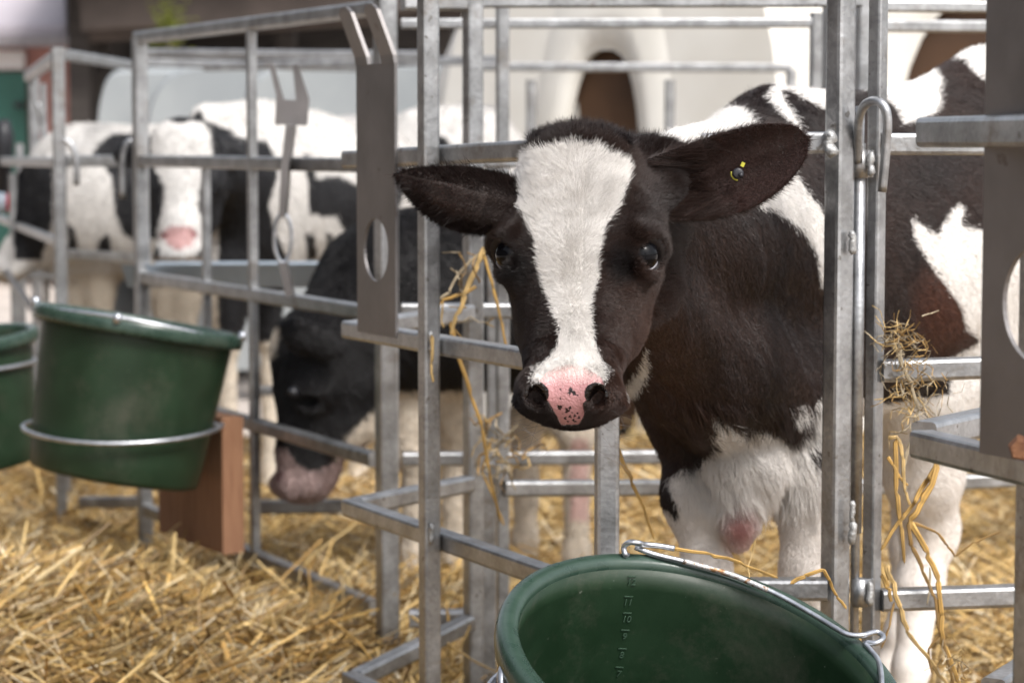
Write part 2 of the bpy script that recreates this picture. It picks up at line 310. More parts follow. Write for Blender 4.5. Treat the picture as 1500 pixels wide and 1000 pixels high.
def head(s, O, S, T, Fn, sc=1.0, fine=False):
    """calf head: O = poll on the skull surface, S = side, T = towards the nose, Fn = out of the forehead"""
    S, T, Fn = map(nrm, (S, T, Fn)); Bm = np.array([S, T, Fn]); L = lambda a, b, c: O + sc * (S * a + T * b + Fn * c)
    e = lambda c, r, k=.025, sub=False, B=Bm: s.ell(L(*c), np.array(r) * sc, B, k * sc, sub)
    cn = lambda a, b, ra, rb, k=.025, sub=False: s.cone(L(*a), L(*b), ra * sc, rb * sc, k * sc, sub)
    e((0, .06, -.075), (.078, .075, .075), .03)                     # cranium
    e((0, .115, -.062), (.090, .090, .058), .03)                    # forehead
    e((.02, .03, -.035), (.04, .035, .03), .03); e((-.02, .03, -.035), (.04, .035, .03), .03)   # poll
    for q in (-1, 1):
        e((q * .078, .130, -.055), (.026, .040, .034), .025)        # brow and orbit
        e((q * .052, .190, -.095), (.024, .055, .045), .03)         # cheek below the eye
        cn((q * .048, .12, -.145), (q * .036, .195, -.150), .046, .036, .03)  # jaw angle
        cn((q * .036, .195, -.150), (q * .024, .290, -.080), .034, .022, .03)   # jaw bar
    cn((0, .15, -.062), (0, .25, -.056), .056, .047, .03)           # nasal bone
    cn((0, .25, -.056), (0, .305, -.050), .047, .042, .03)
    cn((0, .16, -.10), (0, .30, -.068), .060, .040, .03)
    e((0, .318, -.050), (.057, .034, .042), .025)                    # muzzle
    e((0, .329, -.056), (.066, .019, .034), .018)                    # upper lip
    e((0, .337, -.076), (.047, .014, .022), .006)                   # chin
    if fine:
        for q in (-1, 1):
            e((q * .039, .325, -.018), (.021, .024, .020), .015)    # nostril wing
            e((q * .0345, .338, .000), (.0085, .0140, .026), .005, True, np.array([nrm(S + T * .55 * q), nrm(T - S * .55 * q), Fn]))
            cn((q * .038, .344, -.008), (q * .053, .330, -.020), .0055, .0025, .006, True)
            e((q * .0835, .142, -.043), (.0205, .0225, .0225), .008, True)   # eye socket
            cn((q * .074, .1240, -.021), (q * .100, .1275, -.060), .0085, .0080, .012)    # upper lid
            cn((q * .074, .1640, -.028), (q * .092, .165, -.058), .0045, .0045, .008)    # lower lid
        pts = [(-.058, .328, -.080), (-.03, .349, -.070), (0, .354, -.063), (.03, .349, -.070), (.058, .328, -.080)]
        for a, b in zip(pts, pts[1:]): cn(a, b, .0046, .0046, .004, True)
    return L
def ear(name, base, tip, side, w_, cup, mat, parent, col, tilt=0.2, bow=0., thick=.006, pk=.58, pe=4):
    """leaf shaped cupped ear: base -> tip, side = direction of its width, cup = how far the middle sinks"""
    base, tip, side = np.array(base, float), np.array(tip, float), np.array(side, float); T = tip - base; Ln = np.linalg.norm(T); t_ = T / Ln
    side = nrm(side - t_ * (side @ t_)); nn = np.cross(t_, side); nu, nv = 26, 17; V = []; cc = []
    for lay in (0, 1):
        for i in range(nu):
            u = i / (nu - 1); wd = w_ * (.50 + .62 * math.sin(math.pi * min(1, u * 1.1) ** .9)) * (1 - u ** 5) ** .6 if u < 1 else 0
            wd = w_ * max(.02, (math.sin(math.pi * (u * pk + .17)) ** .8) * (1 - u ** pe) ** .5)
            for j in range(nv):
                v = -1 + 2 * j / (nv - 1); cu = cup * (1 - v * v) * math.sin(math.pi * min(1, .25 + u * .75)) + tilt * u * u * Ln * .3
                V.append(base + T * u + side * (wd * v + bow * math.sin(math.pi * u)) + nn * (.0035 * math.sin(v * 8) * (1 - u) + cu - lay * thick * (1 - abs(v) ** 3) * (1 - u ** 3) - (0 if lay else 0)))
                cc.append(col[lay])
    ix = lambda l, i, j: l * nu * nv + i * nv + j; Fc = []
    for i in range(nu - 1):
        for j in range(nv - 1):
            Fc.append((ix(0, i, j), ix(0, i, j + 1), ix(0, i + 1, j + 1), ix(0, i + 1, j))); Fc.append((ix(1, i, j), ix(1, i + 1, j), ix(1, i + 1, j + 1), ix(1, i, j + 1)))
    for i in range(nu - 1):
        for j in (0, nv - 1):
            q = (ix(0, i, j), ix(0, i + 1, j), ix(1, i + 1, j), ix(1, i, j)); Fc.append(q if j == 0 else q[::-1])
    me = npmesh(name, V, Fc); setcol(me, np.array(cc)); return link(name, me, parent, mat), np.array(V), (nu, nv, nn)

BLK = np.array([.014, .0090, .0080]); BLK2 = np.array([.012, .012, .014]); WHT = np.array([.78, .755, .725]); CREAM = np.array([.60, .53, .44]); PNK = np.array([.68, .30, .28])
RBR = np.array([.07, .026, .015])
def fur_sample(me_, N, dens, g):
    nv_ = len(me_.vertices); Vv = np.empty(nv_ * 3, np.float32); me_.vertices.foreach_get('co', Vv); Vv = Vv.reshape(-1, 3).astype(float); npol = len(me_.polygons)
    lv_ = quadix(me_)
    a_, b_, c_, d_ = (Vv[lv_[:, i]] for i in range(4)); nn = np.cross(c_ - a_, d_ - b_); ar = np.linalg.norm(nn, axis=1) * .5; nn /= np.maximum(ar * 2, 1e-12)[:, None]
    ctr = (a_ + b_ + c_ + d_) / 4; wt = ar * dens(ctr, nn); f = g.choice(npol, N, p=wt / wt.sum()); u = g.random((N, 1)); v = g.random((N, 1))
    return (a_[f] * (1 - u) * (1 - v) + b_[f] * u * (1 - v) + c_[f] * u * v + d_[f] * (1 - u) * v), nn[f]
def fur_make(root, g, name, P_, N_, D_, ln, rad, cols, mat, K=5):
    n = len(P_); t = np.linspace(0, 1, K)[None, :, None]
    for f_, am in ((95., .16), (230., .14)):   # neighbouring hairs lean together in small locks
        D_ = D_ + am * np.linalg.norm(D_, axis=1, keepdims=True) * np.stack([np.sin(f_ * (P_ @ np.array(k_)) + 2.2 * np.sin(f_ * .37 * (P_ @ np.array(k2)))) for k_, k2 in (((.8, .3, .6), (.1, .9, .5)), ((-.5, .8, .4), (.7, .2, .6)), ((.3, -.6, .8), (.9, .5, -.2)))], -1)
    D0 = D_ / np.linalg.norm(D_, axis=1, keepdims=True)
    st = D0 * .55 + N_ * .55; st /= np.linalg.norm(st, axis=1, keepdims=True); en = D0 * .95 + N_ * .12
    pts = P_[:, None] - N_[:, None] * .0008 + ln[:, None, None] * (st[:, None] * (t - t * t * .5) + en[:, None] * (t * t * .5)) + (g.normal(0, .045, (n, 1, 3)) * ln[:, None, None]) * t * t
    cu = bpy.data.hair_curves.new(name); cu.add_curves([K] * n)
    cu.attributes['position'].data.foreach_set('vector', pts.astype(np.float32).ravel())
    ra = cu.attributes.get('radius') or cu.attributes.new('radius', 'FLOAT', 'POINT')
    ra.data.foreach_set('value', (rad * np.array([1, .95, .8, .5, .12])[None, :K] * np.ones((n, 1))).astype(np.float32).ravel())
    ca = cu.attributes.new('Col', 'FLOAT_COLOR', 'CURVE'); ca.data.foreach_set('color', np.concatenate([cols, np.ones((n, 1))], 1).astype(np.float32).ravel())
    cu.materials.append(mat); o = bpy.data.objects.new(name, cu); C.objects.link(o); o.parent = root; o.location = -root.location; return o
# ---------------------------------------------------------------- the calf looking through the gap
def calf_near():
    a = R_(25); yw = R_(7); rl = R_(1.0)
    T = np.array([-math.sin(a) * math.sin(yw), -math.sin(a) * math.cos(yw), -math.cos(a)])
    Fn = np.array([-math.cos(a) * math.sin(yw), -math.cos(a) * math.cos(yw), math.sin(a)]); S = np.cross(T, Fn); S = S if S[0] > 0 else -S
    O = W(847, 193, 2.945); sc = 1.0
    s = SDF(.0045); L = head(s, O, S, T, Fn, sc, True)
    # ear roots
    eL0, eL1 = W(752, 300, 2.985), W(577, 253, 2.90); eR0, eR1 = W(945, 285, 2.985), W(1184, 203, 3.0)
    s.cone(L(-.055, .080, -.085), eL0 + (eL1 - eL0) * .16 + [0, .02, 0], .038, .020, .03); s.cone(L(.055, .080, -.085), eR0 + (eR1 - eR0) * .12 + [0, .03, 0], .042, .022, .03)
    B = nrm([.70, .714, 0]); Lr = nrm([.714, -.70, 0]); Z = ZZ; BB = np.array([B, Lr, Z])
    P = lambda x, y, d: W(x, y, d)
    # neck
    s.cone(P(885, 320, 3.08), P(995, 345, 3.33), .082, .115, .03); s.cone(P(995, 345, 3.33), P(1110, 350, 3.66), .115, .17, .06)
    s.cone(P(935, 430, 3.13), P(1025, 520, 3.40), .062, .095, .03); s.cone(P(1020, 520, 3.38), P(1090, 560, 3.60), .095, .13, .06)
    s.cone(P(960, 262, 3.12), P(1120, 222, 3.66), .045, .06, .05)
    Sh = np.array([.40, 3.74, .80])
    s.ell(Sh + [0, 0, -.005], (.24, .165, .265), BB, .05)
    s.ell(Sh - B * .06 + Lr * .06 + Z * -.07, (.10, .10, .17), BB, .05)      # near shoulder
    s.ell(Sh + B * .24 + Z * .012, (.30, .18, .250), BB, .06)
    s.ell(Sh + B * .47 + Z * .055, (.24, .185, .235), BB, .06)
    s.ell(Sh + B * .62 + Z * .13, (.17, .165, .215), BB, .06)               # rump
    s.cone(Sh + Z * .235, Sh + B * .35 + Z * .215, .045, .05, .06); s.cone(Sh + B * .35 + Z * .215, Sh + B * .58 + Z * .30, .05, .055, .06)
    s.ell(Sh - B * .17 + Z * -.17, (.09, .085, .10), BB, .06)              # brisket
    s.cone(P(1090, 690, 3.52), P(1084, 770, 3.50), .060, .024, .03)          # hanging skin fold between the forelegs
    s.cone(P(1084, 770, 3.50), P(1082, 795, 3.50), .024, .015, .02)
    def leg(pts, k=.03):
        for (p, r), (q, r2) in zip(pts, pts[1:]): s.cone(p, q, r, r2, k)
    def foot(x, d, dx=0): 
        p = WZ(x, .05, d); return [(p, .024), (p + [dx, -.015, -.05], .026), (p + [dx, -.03, -.085], .030)]
    leg([(P(1045, 600, 3.62), .082), (P(1022, 725, 3.57), .048), (P(1036, 830, 3.55), .030), (P(1048, 930, 3.55), .030), (P(1055, 1010, 3.58), .021)] + foot(1056, 3.60))
    leg([(P(1180, 560, 3.62), .085), (P(1188, 700, 3.58), .056), (P(1184, 840, 3.56), .036), (P(1186, 930, 3.57), .033), (P(1188, 1010, 3.60), .022)] + foot(1188, 3.62))
    leg([(Sh + B * .60 + Lr * .07 + Z * .05, .14), (P(1345, 560, 4.0), .095), (P(1352, 690, 4.05), .063), (P(1362, 780, 4.10), .044), (P(1346, 860, 4.07), .036), (P(1334, 980, 4.04), .027)] + foot(1334, 4.03))
    leg([(Sh + B * .60 - Lr * .07 + Z * .03, .13), (P(1390, 540, 4.3), .09), (P(1345, 680, 4.35), .05), (P(1332, 800, 4.35), .030), (P(1318, 930, 4.33), .024)] + foot(1312, 4.33))
    me, V = s.mesh('calf'); me, V = refine(me, lambda c: inpoly(proj(c), [(770,525),(905,525),(915,640),(760,640)]) & (c[:, 1] < 2.86), 3)
    root = thing('calf', 'brown-black calf with white blaze and pink nose looking over the near green bucket', 'calf', (float(Sh[0]), float(Sh[1]), 0))
    # coat pattern, fixed to the hide
    blaze = [(745,258),(755,242),(766,232),(786,224),(812,219),(839,214),(860,219),(874,216),(884,226),(899,231),(918,240),(922,252),(913,280),(905,304),(885,334),(875,364),(873,394),(874,405),(866,430),(863,446),(866,479),(875,509),(883,533),(891,551),(882,560),(778,556),(779,548),(790,533),(808,518),(818,497),(820,476),(812,455),(805,434),(792,398),(788,355),(770,319),(752,292),(745,266)]
    pad = [(788,560),(800,546),(814,537),(835,533),(859,538),(881,553),(885,562),(874,568),(863,580),(854,590),(856,607),(848,621),(822,622),(815,608),(805,590),(793,574)]
    throat = [(944,505),(938,530),(925,551),(914,566),(917,585),(934,575),(944,556),(947,539),(946,520)]
    whites = [
     [(930,205),(936,192),(980,180),(1030,160),(1080,154),(1100,172),(1122,194),(1122,230),(930,230)],
     [(1124,150),(1142,130),(1147,145),(1174,190),(1167,192),(1140,164)],
     [(1116,143),(1152,100),(1206,90),(1206,160),(1187,150),(1160,134),(1146,130),(1130,142)],
     [(1100,285),(1116,280),(1160,245),(1177,274),(1199,300),(1212,330),(1212,430),(1201,410),(1194,368),(1178,342),(1160,324),(1131,306),(1110,300)],
     [(1206,70),(1302,55),(1325,60),(1358,50),(1411,66),(1500,66),(1500,140),(1436,115),(1426,106),(1411,89),(1394,84),(1358,87),(1342,87),(1365,99),(1381,119),(1375,129),(1378,145),(1371,165),(1351,175),(1322,182),(1315,162),(1294,142),(1267,132),(1246,130),(1206,160)],
     [(1334,317),(1345,326),(1361,338),(1376,345),(1380,328),(1392,308),(1408,297),(1412,310),(1407,327),(1412,332),(1450,338),(1530,338),(1530,620),(1391,620),(1391,527),(1436,500),(1416,482),(1408,452),(1388,422),(1365,393),(1338,350)],
     [(900,760),(991,742),(982,722),(979,701),(996,690),(1009,680),(1030,671),(1039,647),(1045,608),(1058,612),(1072,620),(1090,634),(1108,624),(1124,626),(1138,634),(1156,646),(1177,631),(1189,613),(1192,596),(1206,580),(1240,575),(1296,592),(1340,585),(1500,560),(1500,1400),(900,1400)],
     [(1158,602),(1178,592),(1186,598),(1170,612),(1164,610)]]
    darks = [[(1183,655),(1206,636),(1206,684),(1190,678)], [(960,700),(982,718),(994,748),(990,762),(975,745)]]
    spots = [(836.5,573,4.6),(842,577,2.5),(820.9,570,1.4),(821,584,1.8),(820,596,3.4),(831,601,3.3),(835,597,2.0),(846,579,1.3),(828,612,2),(835,610,2.2),(842,609,2.0),(848,611,1.8),(832,617,1.6),(840,615,1.7),(825,606,1.2),(846,605,1.5),(838,604,1.3),(843,617,1.5),(868,562,1.4)]
    g = np.random.default_rng(5)
    def colour(P_, jit=0.0, hair=False):
        q = proj(P_); n = len(P_)
        if jit: q = q + g.normal(0, jit, q.shape) * np.where((q[:, 1:] > 530) & (q[:, 1:] < 575) & (q[:, :1] < 900), 2.3, 1)
        lc = np.stack([(P_ - O) @ S, (P_ - O) @ T, (P_ - O) @ Fn], -1) / sc
        hd = (lc[:, 2] > -.24) & (lc[:, 1] < .46) & (lc[:, 1] > -.12) & (np.abs(lc[:, 0]) < .135) & (P_[:, 1] < 3.10)
        nz = .5 + .5 * np.sin(P_[:, 0] * 23 + 2 * np.sin(P_[:, 2] * 17)) * np.sin(P_[:, 2] * 19 + P_[:, 1] * 11 + 1.3)
        col = BLK + (np.array([.030, .0165, .0125]) - BLK) * nz[:, None] * .75
        # browner on the cheek, throat and neck
        br = np.clip(1 - ((q[:, 0] - 950) / 90) ** 2 - ((q[:, 1] - 560) / 190) ** 2, 0, 1)[:, None]; col = col * (1 - br * .7) + np.array([.056, .027, .018]) * br * .7
        rb = np.clip(1 - ((q[:, 0] - 1385) / 60) ** 2 - ((q[:, 1] - 450) / 90) ** 2, 0, 1)[:, None]; col = col * (1 - rb) + np.array([.060, .022, .013]) * rb
        for ex in ((906, 388, 30, 34), (762, 395, 26, 32)):  # shade of the recess beside each eye put into the fur colour
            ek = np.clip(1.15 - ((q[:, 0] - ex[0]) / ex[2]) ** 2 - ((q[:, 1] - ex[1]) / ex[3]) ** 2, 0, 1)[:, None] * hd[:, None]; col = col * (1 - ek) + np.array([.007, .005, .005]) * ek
        if hair: col = col * g.uniform(.5, 1.7, (n, 1))
        wv = WHT * (g.uniform(.88, 1.06, (n, 1)) if hair else 1)
        m = hd & inpoly(q, blaze) & (lc[:, 2] > -.09); col = np.where(m[:, None], wv, col)
        m = inpoly(q, throat) & (P_[:, 1] > 2.8); col = np.where(m[:, None], wv, col)
        chin = hd & (lc[:, 1] > .325) & (lc[:, 2] < -.082) & (np.abs(lc[:, 0]) < .035); col = np.where(chin[:, None], np.array([.35, .31, .29]), col)
        bd = ~hd & (P_[:, 1] > 3.15); mw = np.zeros(n, bool)
        for pl in whites: mw |= inpoly(q, pl)
        for pl in darks: mw &= ~inpoly(q, pl)
        cr = np.clip((q[:, 1] - 560) / 250, 0, 1)[:, None]; wb = wv * (1 - cr * .35) + np.array([.74, .64, .56]) * cr * .35
        col = np.where((bd & mw)[:, None], wb, col)
        pk = np.clip(1 - ((q[:, 0] - 1084) / 34) ** 2 - ((q[:, 1] - 775) / 50) ** 2, 0, 1)[:, None]; bm = (bd & (P_[:, 1] < 3.75))[:, None]
        col = np.where(bm, col * (1 - pk) + np.array([.36, .165, .15]) * pk, col)
        return col, hd, lc, q
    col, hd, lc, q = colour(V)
    m = hd & inpoly(q, pad) & (lc[:, 2] > -.10); tp = np.clip((562 - q[:, 1]) / 24, 0, 1)[:, None]
    col = np.where(m[:, None], np.array([.47, .235, .240]) * (1 - tp) + np.array([.62, .46, .43]) * tp, col)
    for (x, y, r) in spots:
        an = np.arctan2(q[:, 1] - y, q[:, 0] - x); k = hd & ((q[:, 0] - x) ** 2 + (q[:, 1] - y) ** 2 < (r * (1 + .28 * np.sin(3 * an + x) + .2 * np.sin(7 * an + y))) ** 2); col[k & m] = (.02, .012, .014)
    for q_ in (-1, 1):
        d = np.sqrt((((lc - np.array([q_ * .0345, .337, .000])) / [1, 1, 1.2]) ** 2).sum(-1)); k = hd & (d < .0150); col[k] = (.006, .004, .004)
        d = np.sqrt(((lc - np.array([q_ * .0835, .142, -.045])) ** 2).sum(-1)); k = hd & (d < .0285); col[k] = (.012, .009, .009)
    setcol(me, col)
    body = link('body', me, root, None)
    # naked nose is shinier than the coat: two materials on the one body mesh
    me.materials.append(HIDE); me.materials.append(NOSE)
    lv = quadix(me)
    dn = [np.sqrt(((lc - np.array([q_ * .0345, .337, -.002])) ** 2).sum(-1)) < .0150 for q_ in (-1, 1)]
    bare = (hd & (m | dn[0] | dn[1])) | (hd & (np.abs(lc[:, 0]) < .045) & (lc[:, 1] > .333) & (np.abs(lc[:, 2] + .066) < .007)); bf = bare[lv].sum(1) >= 3
    me.polygons.foreach_set('material_index', bf.astype(np.int32)); me.update()
    # eyes
    for q_ in (-1, 1):
        c = L(q_ * .0762, .1425, -.0475); ax = nrm(S * q_ * .78 + Fn * .62); bm_ = []; V2 = []; F2 = []; r = .0222 * sc; nu, nv = 28, 18; cc = []
        e1 = nrm(np.cross(ax, T)); e2 = np.cross(ax, e1)
        for i in range(nv + 1):
            ph = math.pi * i / nv
            for j in range(nu):
                th = 2 * math.pi * j / nu; V2.append(c + r * (ax * math.cos(ph) * (1.06 if ph < .9 else 1) + (e1 * math.cos(th) + e2 * math.sin(th)) * math.sin(ph)))
                A_ = math.sin(ph); wide = abs(math.cos(th)); ir = ph < 1.12; cc.append((.003, .003, .004) if ph < .7 else (.008, .006, .006) if ir else (.10, .08, .085))
        F2 = [(i * nu + j, i * nu + (j + 1) % nu, (i + 1) * nu + (j + 1) % nu, (i + 1) * nu + j) for i in range(nv) for j in range(nu)]
        em = npmesh('eye', V2, F2); setcol(em, np.array(cc)); eo = link('eye', em, root, EYE)
        rim = MB(); R2 = r * 1.02    # moist lower lid
        pts = [c + nrm(ax * .42 + (-S * q_ * .4 + Fn * .3) * math.cos(t) * 1.5 + T * math.sin(t) * 1.0) * R2 for t in np.linspace(.25, 2.9, 14)]
        rim.tube(pts, [.0008] + [.0019] * 12 + [.0008], 6); rim.build('lower_lid', LID, root, True)
    dark2 = [(.014, .007, .006), (.02, .013, .011)]
    earL, VL, _ = ear('ear', eL0 + [.02, 0.0, -.004], eL1, [.12, -.45, 1], .043, -.030, HIDE, root, dark2, -.10, -.008, .006, .66, 2.6)
    earR, VR, _ = ear('ear', eR0 + [-.015, 0.0, .002], eR1, [-.12, .10, 1], .053, -.040, HIDE, root, [(.024, .011, .009), (.02, .013, .011)], .06, -.012, .006, .50)
    # ---- fur
    sample = lambda me_, N, dens: fur_sample(me_, N, dens, g)
    hairs = lambda *a_, **k_: fur_make(root, g, *a_, **k_)
    def tang(D_, N_): return D_ - N_ * (D_ * N_).sum(1, keepdims=True)
    wh = L(0, .215, -.0); 
    def flow(P_, N_, lc_, hd_):
        up = P_ - (wh + S * 0.0); fl = up / (np.linalg.norm(up, axis=1, keepdims=True) + .02) + .35 * S * np.sign(lc_[:, :1]) * (np.abs(lc_[:, :1]) > .01)
        low = (lc_[:, 1] > .26)[:, None]; fl = np.where(low, T * 1.0 + S * lc_[:, :1] * 3, fl)
        bk = np.array([.55, .35, -.75]); return tang(np.where(hd_[:, None], fl, bk), N_)
    camp = np.array([0, 0, CZ])
    def dh(c_, n_):   # face and neck that can be seen from the front get most of the hair
        q_ = proj(c_); l_ = np.stack([(c_ - O) @ S, (c_ - O) @ T, (c_ - O) @ Fn], -1) / sc
        h_ = (l_[:, 2] > -.24) & (l_[:, 1] < .46) & (l_[:, 1] > -.12) & (c_[:, 1] < 3.10)
        fc = ((camp - c_) * n_).sum(1) / np.linalg.norm(camp - c_, axis=1); w_ = np.where(h_, 1.0, 0.0) * np.where(fc > -.35, 1, .12)
        pd = inpoly(q_, pad) & (l_[:, 2] > -.10); w_ = np.where(pd & h_, np.clip((566 - q_[:, 1]) / 30, .012, .8), w_)
        for k in (-1, 1):
            w_ = np.where(np.sqrt(((l_ - [k * .0345, .337, -.002]) ** 2).sum(-1)) < .0155, 0, w_); w_ = np.where(np.sqrt(((l_ - [k * .0835, .142, -.045]) ** 2).sum(-1)) < .0245, 0, w_)
        return w_
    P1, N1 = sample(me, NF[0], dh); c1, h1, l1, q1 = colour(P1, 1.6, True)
    # short velvet on the muzzle, longer on the forehead, a tuft on the poll
    pl = np.clip((.04 - l1[:, 1]) / .06, 0, 1); ln = .0065 + .0055 * np.clip((.26 - l1[:, 1]) / .2, 0, 1) + .010 * pl; ln *= g.uniform(.6, 1.2, len(ln)); ln[l1[:, 1] > .33] *= .6
    ln = np.where((l1[:, 1] > .37) & (l1[:, 2] < -.07), ln * 2.2, ln)
    D1 = flow(P1, N1, l1, h1) + g.normal(0, .20, P1.shape) * (1 + 2.2 * pl[:, None]) + N1 * (.25 + pl[:, None] * .5)
    padm = inpoly(q1, pad); c1[padm] = np.array([.74, .60, .57]); ln[padm] *= .45
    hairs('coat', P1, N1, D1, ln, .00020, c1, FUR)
    def db(c_, n_):
        l_ = np.stack([(c_ - O) @ S, (c_ - O) @ T, (c_ - O) @ Fn], -1) / sc; h_ = (l_[:, 2] > -.24) & (l_[:, 1] < .46) & (l_[:, 1] > -.12) & (c_[:, 1] < 3.10)
        fc = ((camp - c_) * n_).sum(1) / np.linalg.norm(camp - c_, axis=1); return np.where(h_, 0, 1.0) * np.where(fc > -.3, 1, .05) * np.where(c_[:, 0] < .55, 1, .8) * (c_[:, 2] > .25)
    P2, N2 = sample(me, NF[1], db); c2, h2, l2, q2 = colour(P2, 3.0, True)
    ln2 = g.uniform(.006, .0125, len(P2)); ch = (q2[:, 0] > 1000) & (q2[:, 0] < 1215) & (q2[:, 1] > 590) & (q2[:, 1] < 745); ln2[ch] *= 3.2; ln2[(q2[:, 1] > 780)] *= .7
    fl = np.array([.40, .15, -.9]) + (q2[:, :1] > 1215) * np.array([.5, .5, .3]) ; D2 = tang(fl + 0 * P2, N2) + g.normal(0, .13, P2.shape) - N2 * .15
    hairs('coat', P2, N2, D2, ln2, .00030, c2, FUR)
    for (eo, b0, b1, cb) in ((earL, eL0, eL1, 0), (earR, eR0, eR1, 1)):
        P3, N3 = sample(eo.data, NF[2], lambda c_, n_: np.ones(len(c_)))
        T3 = nrm(b1 - b0); u3 = ((P3 - b0) @ T3) / np.linalg.norm(b1 - b0)
        ctr3 = np.abs((P3 - b0 - u3[:, None] * (b1 - b0)) @ nrm([0, 0, 1])); toc = ((camp - P3) * N3).sum(1) > 0
        inner = toc if cb else ~toc
        bas = np.array([.026, .015, .012]) if cb else BLK * 1.2
        c3 = np.where(inner[:, None] & (u3 > .45)[:, None], np.array([.034, .015, .012]), bas) * g.uniform(.55, 1.55, (len(P3), 1))
        keep = ~(inner & (u3 > .35) & (g.random(len(P3)) < .80)); ln3 = g.uniform(.006, .013, len(P3)) * np.where(g.random(len(P3)) < .07, 2.0, 1) * np.where(inner & (u3 < .5), 1.9, 1) * (1.1 - .4 * u3)
        dv = np.sign((P3 - b0 - u3[:, None] * (b1 - b0)) @ np.array([0, 0, 1.]))[:, None] * np.array([0, 0, 1.]) * .35
        D3 = T3 + dv + g.normal(0, .22, P3.shape) + np.where(inner[:, None], 0, 0) * N3
        hairs('ear_fur', P3[keep], N3[keep], (D3 + N3 * .1)[keep], ln3[keep], .00021, c3[keep], FUR)
    # tuft standing on the poll, lashes and whiskers
    n = 5200; s0 = g.uniform(-.062, .066, n); P4 = L(0, 0, 0)[None] + sc * (s0[:, None] * S + (-.012 + .9 * s0 ** 2 * 6)[:, None] * .6 * T + g.uniform(-.05, -.012, (n, 1)) * Fn)
    N4 = np.tile(nrm(-T + Fn * .35), (n, 1)); D4 = N4 + g.normal(0, .45, P4.shape) + S * np.sign(s0)[:, None] * .3
    hairs('forelock', P4, N4, D4, g.uniform(.007, .018, n), .00026, np.array([.018, .014, .015]) * g.uniform(.6, 1.8, (n, 1)), FUR)
    P5 = []; D5 = []; ln5 = []
    for q_ in (-1, 1):
        for k in range(70):
            t = g.uniform(-1, 1); P5.append(L(q_ * (.086 - .011 * t), .1275 + .003 * abs(t), -.044 + .020 * t)); D5.append(S * q_ * 1.0 + Fn * (.55 + .3 * t) + T * .35 + g.normal(0, .1, 3)); ln5.append(.016 * g.uniform(.7, 1.1))
    P5 = np.array(P5); D5 = np.array(D5); hairs('eyelashes', P5, D5 / np.linalg.norm(D5, axis=1, keepdims=True), D5 + T * .5, np.array(ln5), .00022, np.tile([.02, .015, .015], (len(P5), 1)), FUR)
    n = 60; sg = np.where(g.random(n) < .5, -1, 1); P6 = np.array([L(q_ * g.uniform(.02, .062), g.uniform(.33, .39), g.uniform(-.10, -.03)) for q_ in sg]); D6 = sg[:, None] * S * 1.0 + T * g.uniform(-.2, 1, (n, 1)) + Fn * .3 + g.normal(0, .35, (n, 3))
    hairs('whiskers', P6, D6 / np.linalg.norm(D6, axis=1, keepdims=True), D6 + ZZ * -.3, g.uniform(.02, .055, n), .00016, np.tile([.16, .14, .13], (n, 1)), FUR)
    # ear tag: a thing of its own pinned through the ear
    nt_ = thing('ear_tag', 'small round dark ear tag with yellow rim in the calf ear above the bucket', 'ear tag', tuple(map(float, W(1083, 252, 2.965))))
    c = W(1081, 254, 3.005); tg = MB(); fx = np.array([0, -1, 0.]); ring = [c + .0085 * (RT * math.cos(t) + ZZ * math.sin(t)) for t in np.linspace(0, 2 * math.pi, 24, endpoint=False)]
    tg.tube(ring[11:19], .0010, 6); tg.build('rim', YELLOWP, nt_, True)
    t2 = MB(); t2.tube([c + fx * .001, c + fx * .003, c + fx * .004], [.0070, .0070, .0045], 18); t2.build('disc', BLACKP, nt_, True)
    t3 = MB(); t3.tube([c + fx * .003 + [.003, 0, -.002], c + fx * .009 + [.003, 0, -.002], c + fx * .0105 + [.003, 0, -.002]], [.0032, .0030, .0012], 12); t3.build('stud', BLACKP, nt_, True)
    t4 = MB(); t4.box(c + fx * .004 + [.0055, 0, .011], (.0022, .0008, .0028), [nrm([1, 0, -.5]), [0, 1, 0], nrm([.5, 0, 1])]); t4.build('flag', YELLOWP, nt_)
    return root
def skinlike(name, rough, spec, sss=0., attr='Col'):
    m, t, b = material(name, rough, 0, spec); a = t.nodes.new('ShaderNodeAttribute'); a.attribute_name = attr; t.links.new(a.outputs['Color'], b.inputs['Base Color'])
    return m, t, b
FUR, t_, b_ = skinlike('fur', .30, .34); EYE, t_, b_ = skinlike('eye', .10, .28); b_.inputs['IOR'].default_value = 1.34
NOSE = attrmat('moist_nose', .24, .5, .55, 330, stretch=(1, 1, 1)); LID, t_, b_ = material('wet_lid', .2, 0, .8); b_.inputs['Base Color'].default_value = (.14, .135, .15, 1)
NF = (340000, 300000, 45000)
calf_near()

# ---------------------------------------------------------------- pens
LEVELS = (.955, .655, .356, .05)
def panel(name, label, group='galvanised calf pen panels', loc=(0, 0, 0)):
    return thing(name, label, 'fence', tuple(map(float, loc)), group)
def post(root, x, d, z0, z1, wd=.03, ax=U, yref=None):
    X = WZ(x, 0, d)[0] if yref is None else W(x, yref, d)[0]
    m = MB(); m.bar((X, d, z0), (X, d, z1), wd, None, ax); return m.build('post', GALV, root)
def rail(root, a, b, wd=.03, ht=None):
    m = MB(); m.bar(a, b, wd, ht, None); return m.build('rail', GALV, root)
def weld(root, p, r=.012):
    g = random.Random(int(p[0] * 1e4)); m = MB(); P = [np.array(p) + [g.uniform(-.2, .2) * r, g.uniform(-.2, .2) * r, z] for z in np.linspace(-.016, .016, 7)]
    m.tube(P, [r * .35] + [r * g.uniform(.45, .7) for _ in range(5)] + [r * .3], 7); return m.build('weld', WELD, root, True)

